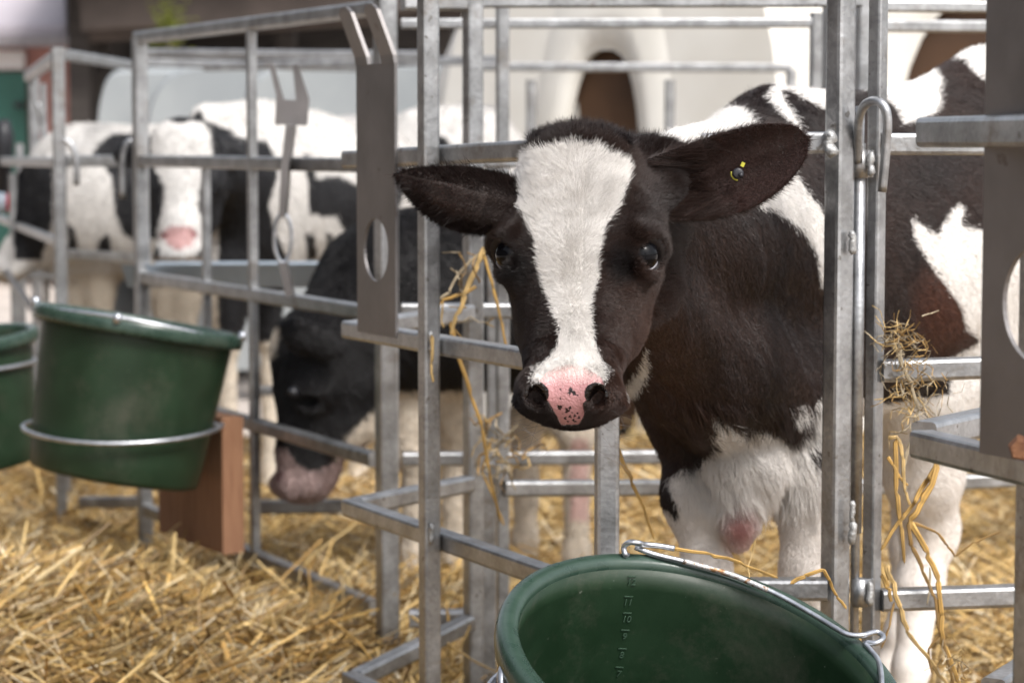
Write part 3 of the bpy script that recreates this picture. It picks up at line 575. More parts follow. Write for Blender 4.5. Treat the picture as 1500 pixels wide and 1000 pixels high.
# near front of the left pen: long face running away to the left, with a return at its far end
A = panel('pen_panel', 'galvanised bay panel with slim upright left of the calf head', loc=(W(628, 600, 3.72)[0], 3.72, 0))
for (yl, yr) in ((234, 216), (482, 543), (742, 868), (995, 1180)): rail(A, W(512, yl, 4.09), W(872, yr, 3.26))
for (ya, yb) in ((482, 458), (742, 708), (995, 912)): rail(A, W(512, ya, 4.09) + VV * .012, W(686, yb, 4.38))
post(A, 627, 3.70, -.12, 1.42, .0285, yref=0)
post(A, 693, 4.40, -.12, 1.42, .032, VV, yref=300)
post(A, 889, 3.27, -.12, 1.015, .032, np.array([.995, .08, 0]), yref=700)
for y in (500, 780): weld(A, W(621, y, 3.69) + [.012, -.012, 0], .008)
# flat locking plate with a round hole and two bent prongs
def plate(root, c, z0, z1, half=.09, t=.005, hole=.05, hz=None, prong=True, s=-1):
    """flat steel plate standing in the U / Z plane; c = foot on the rail"""
    c = np.array(c, float); nrml = -VV; n = 40; hz = z0 + .21 if hz is None else hz; hc = np.array([0, hz])
    outl = []
    for k in range(n):   # outer outline sampled by angle about the hole centre
        a = 2 * math.pi * k / n; dx, dz = math.cos(a), math.sin(a); tt = min(half / abs(dx) if abs(dx) > 1e-6 else 9, ((z1 if dz > 0 else hz - z0 + 0) - (hz if dz > 0 else 0)) / abs(dz) if abs(dz) > 1e-6 else 9)
        outl.append((dx * tt, hz + dz * tt))
    # put exact corners in
    for cx, cz in ((half, z1), (-half, z1), (-half, z0), (half, z0)):
        i = min(range(n), key=lambda q: (outl[q][0] - cx) ** 2 + (outl[q][1] - cz) ** 2); outl[i] = (cx, cz)
    V = []
    for off in (-t / 2, t / 2):
        for x, z in outl: V.append(c + U * x + ZZ * z + nrml * off)
        for k in range(n): a = 2 * math.pi * k / n; V.append(c + U * hole * math.cos(a) + ZZ * (hz + hole * math.sin(a)) + nrml * off)
    Fc = []
    for k in range(n):
        j = (k + 1) % n; Fc += [(k, j, n + j, n + k), (2 * n + j, 2 * n + k, 3 * n + k, 3 * n + j), (j, k, 2 * n + k, 2 * n + j), (n + k, n + j, 3 * n + j, 3 * n + k)]
    m = MB(); m.add(V, Fc)
    if prong:
        for x0, x1 in ((-half, -half * .36), (half * .36, half)):
            prev = None; V = []
            for (z, lean) in ((z1 - .001, 0), (z1 + .012, .002), (z1 + .085, .034), (z1 + .094, .037)):
                top = z > z1 + .09; a_, b_ = (x0 + .014, x1 - .014) if top else (x0, x1)
                for x in (a_, b_):
                    for off in (-t / 2 - .001, t / 2 + .001): V.append(c + U * x + ZZ * z + nrml * (off + lean * .5) + U * lean * .9)
            Fc = [(0, 1, 3, 2), (12, 14, 15, 13)]
            for i in range(3):
                o = 4 * i; Fc += [(o, o + 4, o + 5, o + 1), (o + 2, o + 3, o + 7, o + 6), (o, o + 2, o + 6, o + 4), (o + 1, o + 5, o + 7, o + 3)]
            m.add(V, Fc)
    return m.build('lock_plate', PLATE, root)
pl = W(553, 490, 3.93); plate(A, (pl[0], pl[1], 0), pl[2] - .0, 1.128, .079, hz=W(553, 366, 3.93)[2], hole=.051)

# gap panel, hinge rod and gate on the right of the calf
G = panel('gate_panel', 'galvanised upright with hinge rod right of the calf ear', loc=(W(1228, 600, 3.24)[0], 3.24, 0))
post(G, 1227, 3.26, -.12, 1.42, .031, nrm([-.56, .83, 0]), yref=500)
rail(G, W(872, 213, 3.26), W(1211, 209, 3.24), .03, .0295)
rail(G, W(1040, 862, 3.26), W(1211, 862, 3.25)); rail(G, W(872, 1180, 3.27), W(1211, 1180, 3.26))
weld(G, W(1215, 210, 3.215), .017); weld(G, W(1249, 355, 3.24), .009); weld(G, W(1249, 750, 3.24), .007); weld(G, W(1249, 780, 3.24), .009)
m = MB(); p = W(1259, 250, 3.27); m.tube([(p[0], p[1], 1.0), (p[0], p[1], .47)], .0085, 14); m.build('hinge_sleeve', GALV, G, True)
m = MB(); m.tube([(p[0], p[1], 1.05), (p[0], p[1], .10)], .0062, 12); m.build('hinge_rod', GALV, G, True)
G2 = panel('swing_gate', 'galvanised pen gate hung on the hinge rod with straw caught on its rails', loc=(W(1281, 600, 3.3)[0], 3.3, 0))
post(G2, 1281, 3.30, -.12, 1.42, .0205, nrm([-.72, .69, 0]), yref=500)
for z, yy in ((0, 211), (1, 543), (2, 878), (3, 1120)): rail(G2, W(1290, yy, 3.30), W(1560, yy - (9 if z else -1), 3.34), .03, .0300)
for y in (240, 867):
    c = W(1259, y, 3.27); m = MB(); m.tube([c + [0, 0, .019], c - [0, 0, .019]], .0118, 16); m.bar(c + [.004, -.004, 0], c + [.018, .006, 0], .006, .037); m.build('hinge_eye', GALV, G2, True)
    weld(G2, c + [.013, -.010, 0], .009)
# bent round bar hooked over the top of the hinge rod
m = MB(); hk = [W(1257, 238, 3.262), W(1257, 200, 3.25), W(1259, 172, 3.24), W(1268, 153, 3.225), W(1283, 148, 3.21), W(1296, 158, 3.20), W(1300, 180, 3.20), W(1298, 215, 3.205), W(1292, 281, 3.21)]
m.tube(spline(hk, 6), .0062, 12)
tag(m.build('locking_hook', GALV, None, True), 'bent round steel hook hanging over the hinge of the swing gate', 'hook')

# right foreground lock panel
Rr = panel('pen_panel', 'blurred nearest lock panel with big round hole at the right edge', loc=(W(1470, 600, 2.28)[0], 2.28, 0))
uR = nrm([-math.sin(R_(26)), math.cos(R_(26)), 0])
def pr(x, y, d): return W(x, y, d)
rail(Rr, pr(1362, 194, 2.46), pr(1700, 190, 1.95), .03, .0305); rail(Rr, pr(1352, 650, 2.50), pr(1700, 734, 2.0), .03, .0295)
rail(Rr, pr(1358, 641, 2.53) + [0.0, .02, 0], pr(1700, 560, 3.05), .03, .0295)
p_ = pr(1524, 660, 2.215); plate(Rr, (p_[0], p_[1], 0), p_[2] - .012, 1.14, .088, hz=pr(1520, 447, 2.215)[2], hole=.056, prong=True)
post(Rr, 1513, 2.32, -.12, 1.05, .028, yref=850)
rail(Rr, pr(1455, 1012, 2.7), pr(1560, 945, 2.9)); rail(Rr, pr(1340, 1120, 2.52), pr(1700, 1300, 2.0))
m = MB(); c = pr(1497, 656, 2.20); m.tube([c, c + [-.004, -.012, 0]], [.013, .009], 6); m.build('bolt', noisemat('brown_rust', (.13, .05, .025), (.24, .11, .05), 90, .8, bump=.4), Rr)

# left fence (front of the next pens)
Lf = panel('pen_panel', 'galvanised fence holding the hanging green bucket and wooden block', loc=(W(370, 600, 5.56)[0], 5.56, 0))
dG = lambda x: 5.56 * 1389 / (x + 1027)
def gp(x, z): d = dG(x); return WZ(x, z, d)
for z in LEVELS: rail(Lf, gp(207, z), gp(548, z))
rail(Lf, gp(204, 1.27), gp(560, 1.27))
post(Lf, 207, dG(207), -.12, 1.27, .036, yref=300); post(Lf, 370, dG(370) - .01, -.12, 1.27, .021, yref=300); post(Lf, 302, dG(302) + .02, .35, .95, .020, yref=300)
post(Lf, 567, 4.75, -.12, 1.42, .040, yref=700)
rail(Lf, W(590, 672, 5.15), W(1180, 667, 5.3)); rail(Lf, W(372, 742, 5.9), W(560, 740, 5.9), .03, .035)
# far lock plate, turned edge on, with a fork bracket and a ring
def flat(name, pts, t, mat, root, dirn):
    n = len(pts); V = [np.array(p) + np.array(dirn) * t * s_ for s_ in (-.5, .5) for p in pts]; m = MB(); m.add(V, [tuple(range(n)), tuple(range(2 * n - 1, n - 1, -1))] + [(i, n + i, n + (i + 1) % n, (i + 1) % n) for i in range(n)]); return m.build(name, mat, root)
dd = 5.25; q = lambda x, y: W(x, y, dd)
flat('fork_bracket', [q(403, 183), q(405, 140), q(394, 94), q(401, 93), q(416, 146), q(434, 147), q(429, 96), q(437, 95), q(453, 145), q(450, 184)], .02, PLATE, Lf, [0, 1, 0])
flat('lock_bar', [q(421, 184), q(432, 184), q(424, 250), q(419, 318), q(411, 318), q(414, 250)], .09, PLATE, Lf, [0, 1, 0])
m = MB(); m.tube([q(414.5 + 12.5 * math.cos(t), 349 + 36 * math.sin(t)) for t in np.linspace(0, 2 * math.pi, 36, endpoint=False)], .0045, 8, closed=True); m.build('ring', WIRE, Lf, True)
flat('lock_foot', [q(409, 384), q(421, 384), q(431, 432), q(420, 434)], .05, PLATE, Lf, [0, 1, 0])

# fences further back: (name, label, list of rails (x1,y1,d1,x2,y2,d2,size), list of posts (x, d, z0, z1, size))
def back(label, rails, posts):
    x, d = posts[0][0], posts[0][1]; r = panel('pen_panel', label, loc=(WZ(x, 0, d)[0], d, 0))
    for (x1, y1, d1, x2, y2, d2, s_) in rails: rail(r, W(x1, y1, d1), W(x2, y2, d2), s_)
    for (x, d, z0, z1, s_) in posts: post(r, x, d, z0, z1, s_, np.array([.98, .2, 0]), yref=300)
back('side panel with top rail running from the bay to behind the calf', [(700, 3, 4.42, 1262, 2, 4.5, .022), (590, 3, 4.35, 690, 5, 4.40, .03), (588, 236, 4.44, 800, 236, 4.46, .025), (588, 455, 4.45, 860, 455, 4.5, .028), (600, 905, 4.47, 700, 905, 4.47, .034), (738, 715, 4.5, 1290, 712, 4.78, .03), (1290, 712, 4.78, 1560, 697, 4.85, .03)],
     [(714, 4.52, -.12, .40, .03), (1262, 4.55, .9, 1.3, .03)])
back('rear side panel with tall upright between bay and calf poll', [(588, 35, 5.2, 1196, 34, 5.25, .021), (560, 458, 5.5, 690, 458, 5.5, .02)],
     [(736, 5.0, -.12, 1.42, .026), (1193, 5.25, .3, 1.28, .026), (720, 5.1, -.12, 1.0, .022)])
back('low far panel crossing in front of the arched brown doorway', [(700, 98, 7.6, 1160, 100, 7.6, .028), (300, 98, 8.2, 740, 88, 8.0, .03)], [(1157, 7.6, .6, 1.23, .03), (778, 7.7, -.14, 1.2, .03), (980, 7.7, -.14, 1.2, .03)])
back('far panel with two rails under the dark shed roof', [(205, 78, 7.4, 640, 82, 7.2, .028), (205, 92, 8.6, 560, 100, 8.6, .03)], [(632, 7.4, .6, 1.26, .03), (210, 8.3, -.14, 1.27, .03)])
back('far left panel with thick upright left of the white faced calf', [(92, 80, 6.9, 204, 98, 8.2, .03), (92, 236, 6.9, 204, 236, 7.6, .034), (88, 80, 6.9, 42, 112, 9.2, .034), (88, 238, 6.9, 0, 236, 8.6, .03), (96, 372, 7.2, 204, 378, 7.6, .03), (88, 355, 6.9, 0, 320, 8.6, .025)],
     [(88, 6.9, -.12, 1.27, .038), (52, 9.0, -.14, 1.27, .04), (66, 8.2, -.14, 1.2, .02), (30, 9.0, -.14, 1.0, .03)])
back('pen panel standing behind the hanging bucket', [(0, 402, 8.0, 90, 405, 8.0, .02), (90, 475, 7.5, 130, 474, 7.5, .03), (205, 440, 8.2, 300, 444, 8.2, .016), (375, 572, 6.6, 560, 572, 6.6, .028), (375, 545, 7.4, 560, 548, 7.4, .025), (120, 735, 6.4, 205, 735, 6.3, .03), (0, 385, 8, 60, 470, 7.6, .02)], [(84, 6.5, -.12, .5, .03), (276, 8.2, -.14, .75, .018), (20, 8.0, -.14, .9, .03)])
back('gate panel at the far right behind the spotted back', [(1246, 9, 4.6, 1560, 12, 4.7, .022), (1246, 38, 5.2, 1560, 40, 5.4, .026)], [(1214, 4.9, .8, 1.28, .03), (1262, 5.0, .8, 1.26, .055)])
# galvanised feed trough behind the left fence
m = MB(); a, b = W(204, 402, 6.35), W(545, 402, 6.1); sd_ = nrm([b[0] - a[0], b[1] - a[1], 0]); n_d = np.array([-sd_[1], sd_[0], 0])
prof = [(-.09, .03), (-.06, -.03), (.06, -.03), (.09, .03), (.086, .03), (.057, -.026), (-.057, -.026), (-.086, .03)]
V = [e_ + n_d * x + ZZ * z for e_ in (a, b) for x, z in prof]; n = 8; m.add(V, [(i, (i + 1) % n, n + (i + 1) % n, n + i) for i in range(n)] + [tuple(range(8))[::-1], tuple(range(8, 16))])
tag(m.build('feed_trough', noisemat('trough_zinc', (.34, .39, .44), (.44, .50, .56), 10, .5, .5)), 'long blue-grey metal feed trough below the white faced calf', 'trough')

# ---------------------------------------------------------------- buckets
def bucket(label, c, normal, R=.25, H=.40, taper=.80, ring=None, ringh=.2, marks=False, turn=0.):
    c = np.array(c, float); N = nrm(normal); E1 = nrm(np.cross([0, 1, 0], N)); E2 = np.cross(N, E1); root = thing('feed_bucket', label, 'bucket', tuple(map(float, c - N * H)), 'green feed buckets hung on the pens')
    pt = lambda a, r, h: c + E1 * r * math.cos(a) + E2 * r * math.sin(a) + N * h
    def lathe(prof, nm, mat, n=96):
        V = [pt(2 * math.pi * k / n, r, h) for r, h in prof for k in range(n)]; Fc = [(i * n + k, i * n + (k + 1) % n, (i + 1) * n + (k + 1) % n, (i + 1) * n + k) for i in range(len(prof) - 1) for k in range(n)]
        return link(nm, mesh(nm, V, Fc, True), root, mat)
    rb = R * taper; ri = R * .915; w_ = lambda h: rb + (ri - rb) * (1 + h / H)
    prof = [(.0005, -H)] + [(rb * .5, -H), (rb * .9, -H), (rb - .004, -H + .004), (rb, -H + .012)] + [(w_(-H * t), -H * t) for t in (.85, .7, .5, .3, .15, .06)] + [(w_(-H * .03) - .004, -H * .05)]
    prof[-1:] = [(w_(-H * .03) - .002, -.012)]; prof += [(ri - .0050, -.0115)] + [(w_(-H * t) - .005, -H * t) for t in (.1, .3, .5, .7, .85)] + [(rb - .006, -H + .014), (rb - .012, -H + .007), (.0005, -H + .006)]
    lathe(prof, 'shell', GREEN)
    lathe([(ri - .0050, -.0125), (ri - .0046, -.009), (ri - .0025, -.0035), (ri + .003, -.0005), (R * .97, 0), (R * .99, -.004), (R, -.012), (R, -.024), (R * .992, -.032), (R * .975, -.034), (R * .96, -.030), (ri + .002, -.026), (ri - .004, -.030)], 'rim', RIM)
    return root, pt, N
bk, pt, N_ = bucket('near green bucket tilted open below the calf nose with wire handle', W(1034, 968, 2.80), (.2274, -.3160, .9211), .25, .40)
cB = W(1034, 968, 2.80)
def onb(x, y, h=.006):
    """point on the near bucket's rim plane, h above it"""
    o = np.array([0, 0, CZ]); v = nrm(W(x, y, 3.) - o); c_ = cB + N_ * h; return o + v * (((c_ - o) @ N_) / (v @ N_))
hb = [onb(916, 812, .004), onb(914, 801, .010), onb(922, 794, .02), onb(936, 795, .022), onb(946, 803, .012), onb(948, 812, .008)]
m = MB(); m.tube(spline([onb(920, 813, -.004)] + hb[:4] + [onb(944, 797, .014), onb(965, 799, .014), onb(988, 803, .015)], 6), .0036, 10); m.build('handle_hook', WIRE, bk, True)
hp = [onb(930, 801, .006), onb(960, 812, .005), onb(1010, 824, .005), onb(1070, 841, .005), onb(1130, 866, .005), onb(1180, 893, .005), onb(1215, 914, .006), onb(1240, 928, .008), onb(1262, 930, .012), onb(1284, 925, .014), onb(1294, 933, .013), onb(1284, 941, .009), onb(1268, 941, .004), onb(1274, 950, .002), onb(1286, 966, .0), onb(1291, 990, 0), onb(1290, 1015, 0), onb(1282, 1040, 0)]
m = MB(); sp = spline(hp, 6); m.tube(sp, .0036, 10); hd_ = m.build('handle', WIRE, bk, True)
m = MB(); m.tube(spline([onb(1000, 821.3, .0054), onb(1035, 831, .0054), onb(1070, 841, .0054), onb(1100, 853, .0054), onb(1125, 864, .0054)], 6), .0039, 10); m.build('rusty_sleeve', RUSTY, bk, True)
m = MB(); rr = .253; 
holder = thing('bucket_ring', 'thick wire ring hugging the near bucket under its rim', 'bucket holder', tuple(map(float, cB - N_ * .15)))
m = MB(); m.tube([pt(t, .243, -.14) for t in np.linspace(0, 2 * math.pi, 60, endpoint=False)], .006, 8, closed=True); m.build('ring', WIRE, holder, True)
m = MB(); a_ = W(738, 1010, 2.79); m.tube(spline([W(735, 1012, 2.72), W(736, 985, 2.73), W(745, 962, 2.76), W(752, 950, 2.82), W(770, 930, 3.2), W(778, 860, 3.5)], 6), .006, 8); m.build('arm', WIRE, holder, True)
# embossed litre scale inside the near bucket
def intext(s_, x, y, size, parent):
    cu = bpy.data.curves.new('graduation_mark', 'FONT'); cu.body = s_; cu.size = size; cu.extrude = .0004; cu.align_x = 'CENTER'; cu.align_y = 'CENTER'
    o = np.array([0, 0, CZ]); v = nrm(W(x, y, 3.) - o); ap = lambda h: .25 * .80 + (.25 * .915 - .25 * .80) * (1 + h / .40) - .0055
    t = 2.0
    for _ in range(400):   # march the ray down to the inner wall
        t += .004; P_ = o + v * t; h = (P_ - cB) @ N_; rad = (P_ - cB) - N_ * h
        if h < -.005 and np.linalg.norm(rad) > ap(h) and ((P_ - cB) @ v) > 0: break
    rn = nrm((P_ - cB) - N_ * h); zx = -rn; yx = nrm(N_ - zx * (N_ @ zx)); xx = np.cross(yx, zx); P_ = cB + N_ * h + rn * (ap(h) - .0008)
    me_ = bpy.data.objects.new('tmp', cu); C.objects.link(me_); dg = bpy.context.evaluated_depsgraph_get(); mm = bpy.data.meshes.new_from_object(me_.evaluated_get(dg)); bpy.data.objects.remove(me_)
    mm.transform(Matrix([[xx[i], yx[i], zx[i], P_[i]] for i in range(3)] + [[0, 0, 0, 1]])); mm.materials.clear()
    return link('graduation_mark', mm, parent, MARK)
MARK = noisemat('embossed_green', (.045, .085, .055), (.06, .10, .07), 40, .35)
for k, (s_, x, y) in enumerate((('12', 924, 850), ('11', 919, 880), ('10', 917, 904), ('9', 914, 929), ('8', 910, 957), ('7', 906, 985))):
    intext('–', x + 1, y - 9 - k * .4, .022, bk); intext(s_, x, y + 1, .013, bk)
bl, pt, N2_ = bucket('dark green bucket hanging in a wire ring by the wooden block', W(205, 466, 5.30), (.165, .07, .98), .232, .355, .80)
m = MB(); m.tube([pt(t, .245, -.0) for t in np.linspace(math.pi * .02, math.pi * .98, 30)], .005, 8)
m = MB(); hr = [pt(t, .226, -.004 + .004 * math.sin(t * 3)) for t in np.linspace(math.pi + .1, 2 * math.pi - .1, 30)]; m.tube(hr, .0045, 8); m.build('handle', WIRE, bl, True)
for t in (math.pi + .05, 2 * math.pi - .05, 1.48 * math.pi):
    m = MB(); c_ = pt(t, .230, -.004); m.tube([c_ - N2_ * .008, c_ + N2_ * .012], .009, 8); m.build('handle_lug', WIRE, bl, True)
hl = thing('bucket_ring', 'thin grey wire ring around the hanging bucket', 'bucket holder', tuple(map(float, W(180, 628, 5.3))))
cR = W(178, 628, 5.28); m = MB(); m.tube([cR + np.array([.213 * math.cos(t), .213 * math.sin(t), .006 * math.cos(2 * t) - .004 * math.cos(t)]) for t in np.linspace(0, 2 * math.pi, 60, endpoint=False)], .0052, 8, closed=True); m.build('ring', WIRE, hl, True)
m = MB(); m.tube([cR + [.21, 0, 0], W(345, 605, 5.6)], .006, 8); m.build('arm', WIRE, hl, True)
bf, pt, N3_ = bucket('green bucket cut off by the left picture edge on its wire ring', W(-72, 492, 6.0), (-.10, -.05, .99), .215, .33, .82)
hf = thing('bucket_ring', 'wire ring around the farthest green bucket', 'bucket holder', tuple(map(float, W(-70, 540, 6))))
cR2 = W(-72, 541, 6.0); m = MB(); m.tube([cR2 + np.array([.208 * math.cos(t), .208 * math.sin(t), .02 * math.cos(t)]) for t in np.linspace(0, 2 * math.pi, 60, endpoint=False)], .006, 8, closed=True); m.build('ring', WIRE, hf, True)
# timber block
A0, A1, A2 = W(254, 716, 5.45), W(326, 716, 5.30), None
m = MB(); u_ = nrm([(W(254, 716, 5.60) - W(326, 716, 5.36))[0], (W(254, 716, 5.60) - W(326, 716, 5.36))[1], 0]); v_ = np.array([-u_[1], u_[0], 0]); v_ = v_ if v_[0] > 0 else -v_
zt, zb = W(326, 612, 5.36)[2], W(326, 812, 5.36)[2]; c = W(326, 716, 5.36); c = np.array([c[0], c[1], (zt + zb) / 2])
m.bar(c + u_ * .37 + v_ * .026 + ZZ * 0, c + v_ * .026, (.052), zt - zb, v_, r=.04); tag(m.build('timber_block', TIMBER), 'reddish wooden block bolted under the hanging bucket', 'wood block')
# ---------------------------------------------------------------- white calf hutches
def hutch(label, c, front, Wd=1.25, H=1.38, L=1.9, dw=.27, dh=1.22, mat=HUTCH, hood=True, tilt=.12, door=True, pw0=2.6):
    """moulded calf hutch: c = middle of the doorway at the ground, front = horizontal direction the doorway faces"""
    c = np.array(c, float); f = nrm([front[0], front[1], 0]); sd_ = np.array([-f[1], f[0], 0]); root = thing('calf_hutch', label, 'hutch', tuple(map(float, c)), 'moulded calf hutches behind the pens')
    def arch(w_, h_, n=22, pw=2.6):
        return [(w_ * abs(math.cos(t)) ** (2 / pw) * (1 if math.cos(t) > 0 else -1), h_ * abs(math.sin(t)) ** (2 / pw)) for t in np.linspace(0, math.pi, n)]
    n = 22; V = []; secs = [(0, 1, 1), (.05, 1.03, 1.02), (.5, 1.06, 1.03), (1.2, 1.05, 1.0), (1.6, 1.0, .95), (L, .82, .80)]
    for (y, a, b) in secs:
        for (x, z) in arch(Wd / 2 * a, H * b, n, pw0): V.append(c + sd_ * x - f * (y - tilt * (0) + tilt * (z / H if y < .1 else 0)) + ZZ * z)
    inner = [(x, z) for x, z in arch(dw, dh, n, 2.9)]; o = len(V)
    for (x, z) in inner: V.append(c + sd_ * x - f * (tilt * z / H) + ZZ * z)
    Fc = [(i * n + k, (i + 1) * n + k, (i + 1) * n + k + 1, i * n + k + 1) for i in range(len(secs) - 1) for k in range(n - 1)]
    Fc += [(k, k + 1, o + k + 1, o + k) for k in range(n - 1)]; e_ = (len(secs) - 1) * n; Fc.append(tuple(range(e_, e_ + n)))
    link('shell', mesh('shell', V, Fc, False), root, mat)
    if hood:
        m = MB(); V = []; R3 = [(.03, 1.0), (-.01, 1.04), (-.015, 1.3), (.0, 1.7), (.02, 1.9)]
        for (y, a) in R3:
            for (x, z) in arch(dw * a, dh * (1 + (a - 1) * .35), n, 2.9): V.append(c + sd_ * x - f * (y + tilt * z / H) + ZZ * z)
        m.add(V, [(i * n + k, (i + 1) * n + k, (i + 1) * n + k + 1, i * n + k + 1) for i in range(len(R3) - 1) for k in range(n - 1)]); m.build('door_hood', mat, root, True)
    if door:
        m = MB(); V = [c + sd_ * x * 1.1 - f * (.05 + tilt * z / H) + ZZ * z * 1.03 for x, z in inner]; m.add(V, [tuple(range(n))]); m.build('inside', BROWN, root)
    return root
# doorways face the camera's left, like the pen fronts
fr = -VV
hutch('white hutch with narrow arched brown doorway above the calf poll', WZ(864, 0, 8.5), nrm([-.60, -.80, 0]), 1.5, 1.78, 1.5, .20, 1.33, HUTCH, True, .12, True, 4)
hutch('white hutch whose brown doorway shows between the slim uprights', WZ(692, 0, 9.2), fr, 1.5, 1.42, 2.0, .40, 1.20)
hutch('white hutch with wide brown opening above the spotted back', WZ(1440, 0, 8.3), nrm([-.25, -.96, 0]), 2.0, 1.85, 1.0, .36, 1.50)
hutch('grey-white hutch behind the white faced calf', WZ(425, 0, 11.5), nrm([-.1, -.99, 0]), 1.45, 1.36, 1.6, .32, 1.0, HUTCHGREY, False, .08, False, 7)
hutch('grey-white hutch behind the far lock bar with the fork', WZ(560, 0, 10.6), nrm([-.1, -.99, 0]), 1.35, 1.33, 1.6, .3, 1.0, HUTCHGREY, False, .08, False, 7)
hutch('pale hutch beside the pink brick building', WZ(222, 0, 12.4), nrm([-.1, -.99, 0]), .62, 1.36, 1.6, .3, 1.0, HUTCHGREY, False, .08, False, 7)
hutch('plain white hutch between the two arched doorways', WZ(1150, 0, 9.6), nrm([-.15, -.98, 0]), 2.6, 1.8, 1.6, .3, 1.0, HUTCH, False, .1, False)
# green awning edge over the white hutches
flat('awning', [W(806, 2, 9.5), W(870, 18, 9.5), W(870, -30, 9.5), W(780, -30, 9.5)], .06, GDOOR, None, [0, 1, 0]); tag(bpy.data.objects['awning'], 'corner of green awning above the white hutches', 'awning')
# ---------------------------------------------------------------- buildings behind
sh = thing('timber_shed', 'long dark open timber shed behind the pens', 'shed', (0, 19, 0)); m = MB()
x0, x1 = W(118, 50, 19)[0], W(735, 50, 19)[0]
m.box([(x0 + x1) / 2, 21.5, 1.4], [(x1 - x0) / 2, .1, 1.45]); m.box([x0, 20.2, 1.6], [.08, 1.3, 1.6]); m.build('back_wall', DARKWOOD, sh)
for (ya, yb, d, s_, mt) in ((20, -20, 18.6, .28, BEAMW), (48, 8, 19, .16, BEAMW), (88, 50, 20.9, .1, DARKWOOD)):
    m = MB(); m.bar(W(120, ya, d), W(760, yb, d), .16, s_); m.build('beam', mt, sh)
for x in (152, 255, 420, 540, 650): m = MB(); m.bar(WZ(x, 0, 19.3), WZ(x, 2.3, 19.3), .16); m.build('post', DARKWOOD, sh)
m = MB(); m.add([(x0 - .3, 18.2, 2.30), (x1 + .3, 18.2, 2.65), (x1 + .3, 23, 4.0), (x0 - .3, 23, 3.6), (x0 - .3, 18.2, 2.22), (x1 + .3, 18.2, 2.57), (x1 + .3, 23, 3.9), (x0 - .3, 23, 3.5)], [(0, 1, 2, 3), (7, 6, 5, 4), (0, 4, 5, 1), (1, 5, 6, 2), (2, 6, 7, 3), (3, 7, 4, 0)]); m.build('roof', DARKWOOD, sh)
pb = thing('brick_building', 'pink brick building with lilac roof and green door at the far left', 'building', (-4.6, 20, 0))
xa, xb = W(-320, 50, 20)[0], W(113, 50, 20)[0]; zr = W(0, 42, 20)[2]
m = MB(); m.box([(xa + xb) / 2, 22, zr / 2 - .02], [(xb - xa) / 2, 2, zr / 2]); m.build('wall', PINK, pb)
m = MB(); m.add([(xa - .2, 19.6, zr + .0), (xb - .02, 19.6, zr), (xb - .5, 22, zr + 1.2), (xa, 22, zr + 1.2), (xa - .2, 19.6, zr - .10), (xb - .02, 19.6, zr - .10), (xb - .02, 24.4, zr - .1), (xa, 24.4, zr - .1)], [(0, 1, 2, 3), (0, 4, 5, 1), (1, 5, 6, 2), (2, 6, 7, 3), (3, 7, 4, 0), (7, 6, 5, 4)]); m.build('roof', LILAC, pb)
m = MB(); m.bar([xa, 19.55, zr - .12], [xb + .04, 19.55, zr - .12], .1, .1); m.build('gutter', noisemat('gutter_zinc', (.2, .18, .19), (.26, .24, .25), 5, .5), pb)
a_, b_ = W(-60, 88, 19.9), W(36, 88, 19.9); m = MB(); m.box([(a_[0] + b_[0]) / 2, 19.95, a_[2]], [(b_[0] - a_[0]) / 2, .06, .075]); m.build('lintel', WHITEP, pb)
a_, b_ = W(-30, 106, 19.9), W(38, 106, 19.9); m = MB(); m.box([(a_[0] + b_[0]) / 2, 19.96, a_[2] / 2], [(b_[0] - a_[0]) / 2, .07, a_[2] / 2]); dr = m.build('door', GDOOR, pb)
m = MB(); m.tube([W(28, 150, 19.8), W(28, 158, 19.8)], .05, 8); m.build('handle', BLACKP, dr)
# unseen dark wall with roof out of frame, added to darken what faces left
br = thing('unseen_dark_wall', 'added dark wall out of frame on the left, darkens left-facing sides', 'unseen_dark_wall', (-9, 2, 0)); m = MB(); m.box([-9, 2, 2.6], [.2, 13, 2.6]); m.build('wall', DARKWOOD, br)
m = MB(); m.add([(-7.6, -11.5, 5.1), (-7.6, 15.5, 5.1), (-12, 15.5, 7.2), (-12, -11.5, 7.2), (-7.6, -11.5, 4.95), (-7.6, 15.5, 4.95), (-12, 15.5, 7.05), (-12, -11.5, 7.05)], [(0, 3, 2, 1), (4, 5, 6, 7), (0, 1, 5, 4), (1, 2, 6, 5), (2, 3, 7, 6), (3, 0, 4, 7)]); m.build('roof', DARKWOOD, br)
# red teat bottle and black coat-like tarp piece at the far left rail
m = MB(); c = W(26, 297, 8.3); m.tube([c + [-.035, 0, .0], c + [-.03, 0, 0], c + [.02, 0, 0], c + [.03, 0, 0], c + [.04, 0, 0]], [.02, .038, .038, .03, .012], 14)
bt = thing('feeding_bottle', 'red-capped feeding bottle hung on the far left rail', 'bottle', tuple(map(float, c))); m.build('cap', REDP, bt, True)
m = MB(); m.tube([c + [-.16, 0, 0], c + [-.15, 0, 0], c + [-.05, 0, 0], c + [-.036, 0, 0]], [.02, .036, .036, .026], 14); m.build('bottle_body', noisemat('pale_blue_plastic', (.4, .48, .55), (.5, .56, .62), 5, .4), bt, True)
m = MB(); a_ = W(6, 175, 8.5); b_ = W(3, 290, 8.5); m.tube([a_, a_ * .8 + b_ * .2, b_], [.02, .035, .03], 10); tag(m.build('hose', BLACKP, None, True), 'black hose hanging at the far left picture edge', 'hose')
m = MB(); m.tube(spline([W(55, 150, 8.6), W(62, 180, 8.6), W(68, 215, 8.6), W(66, 236, 8.6)], 5), .012, 8)
tag(m.build('curved_hook', GALV, None, True), 'thin curved steel rod against the green door side of the far left pen', 'hook')
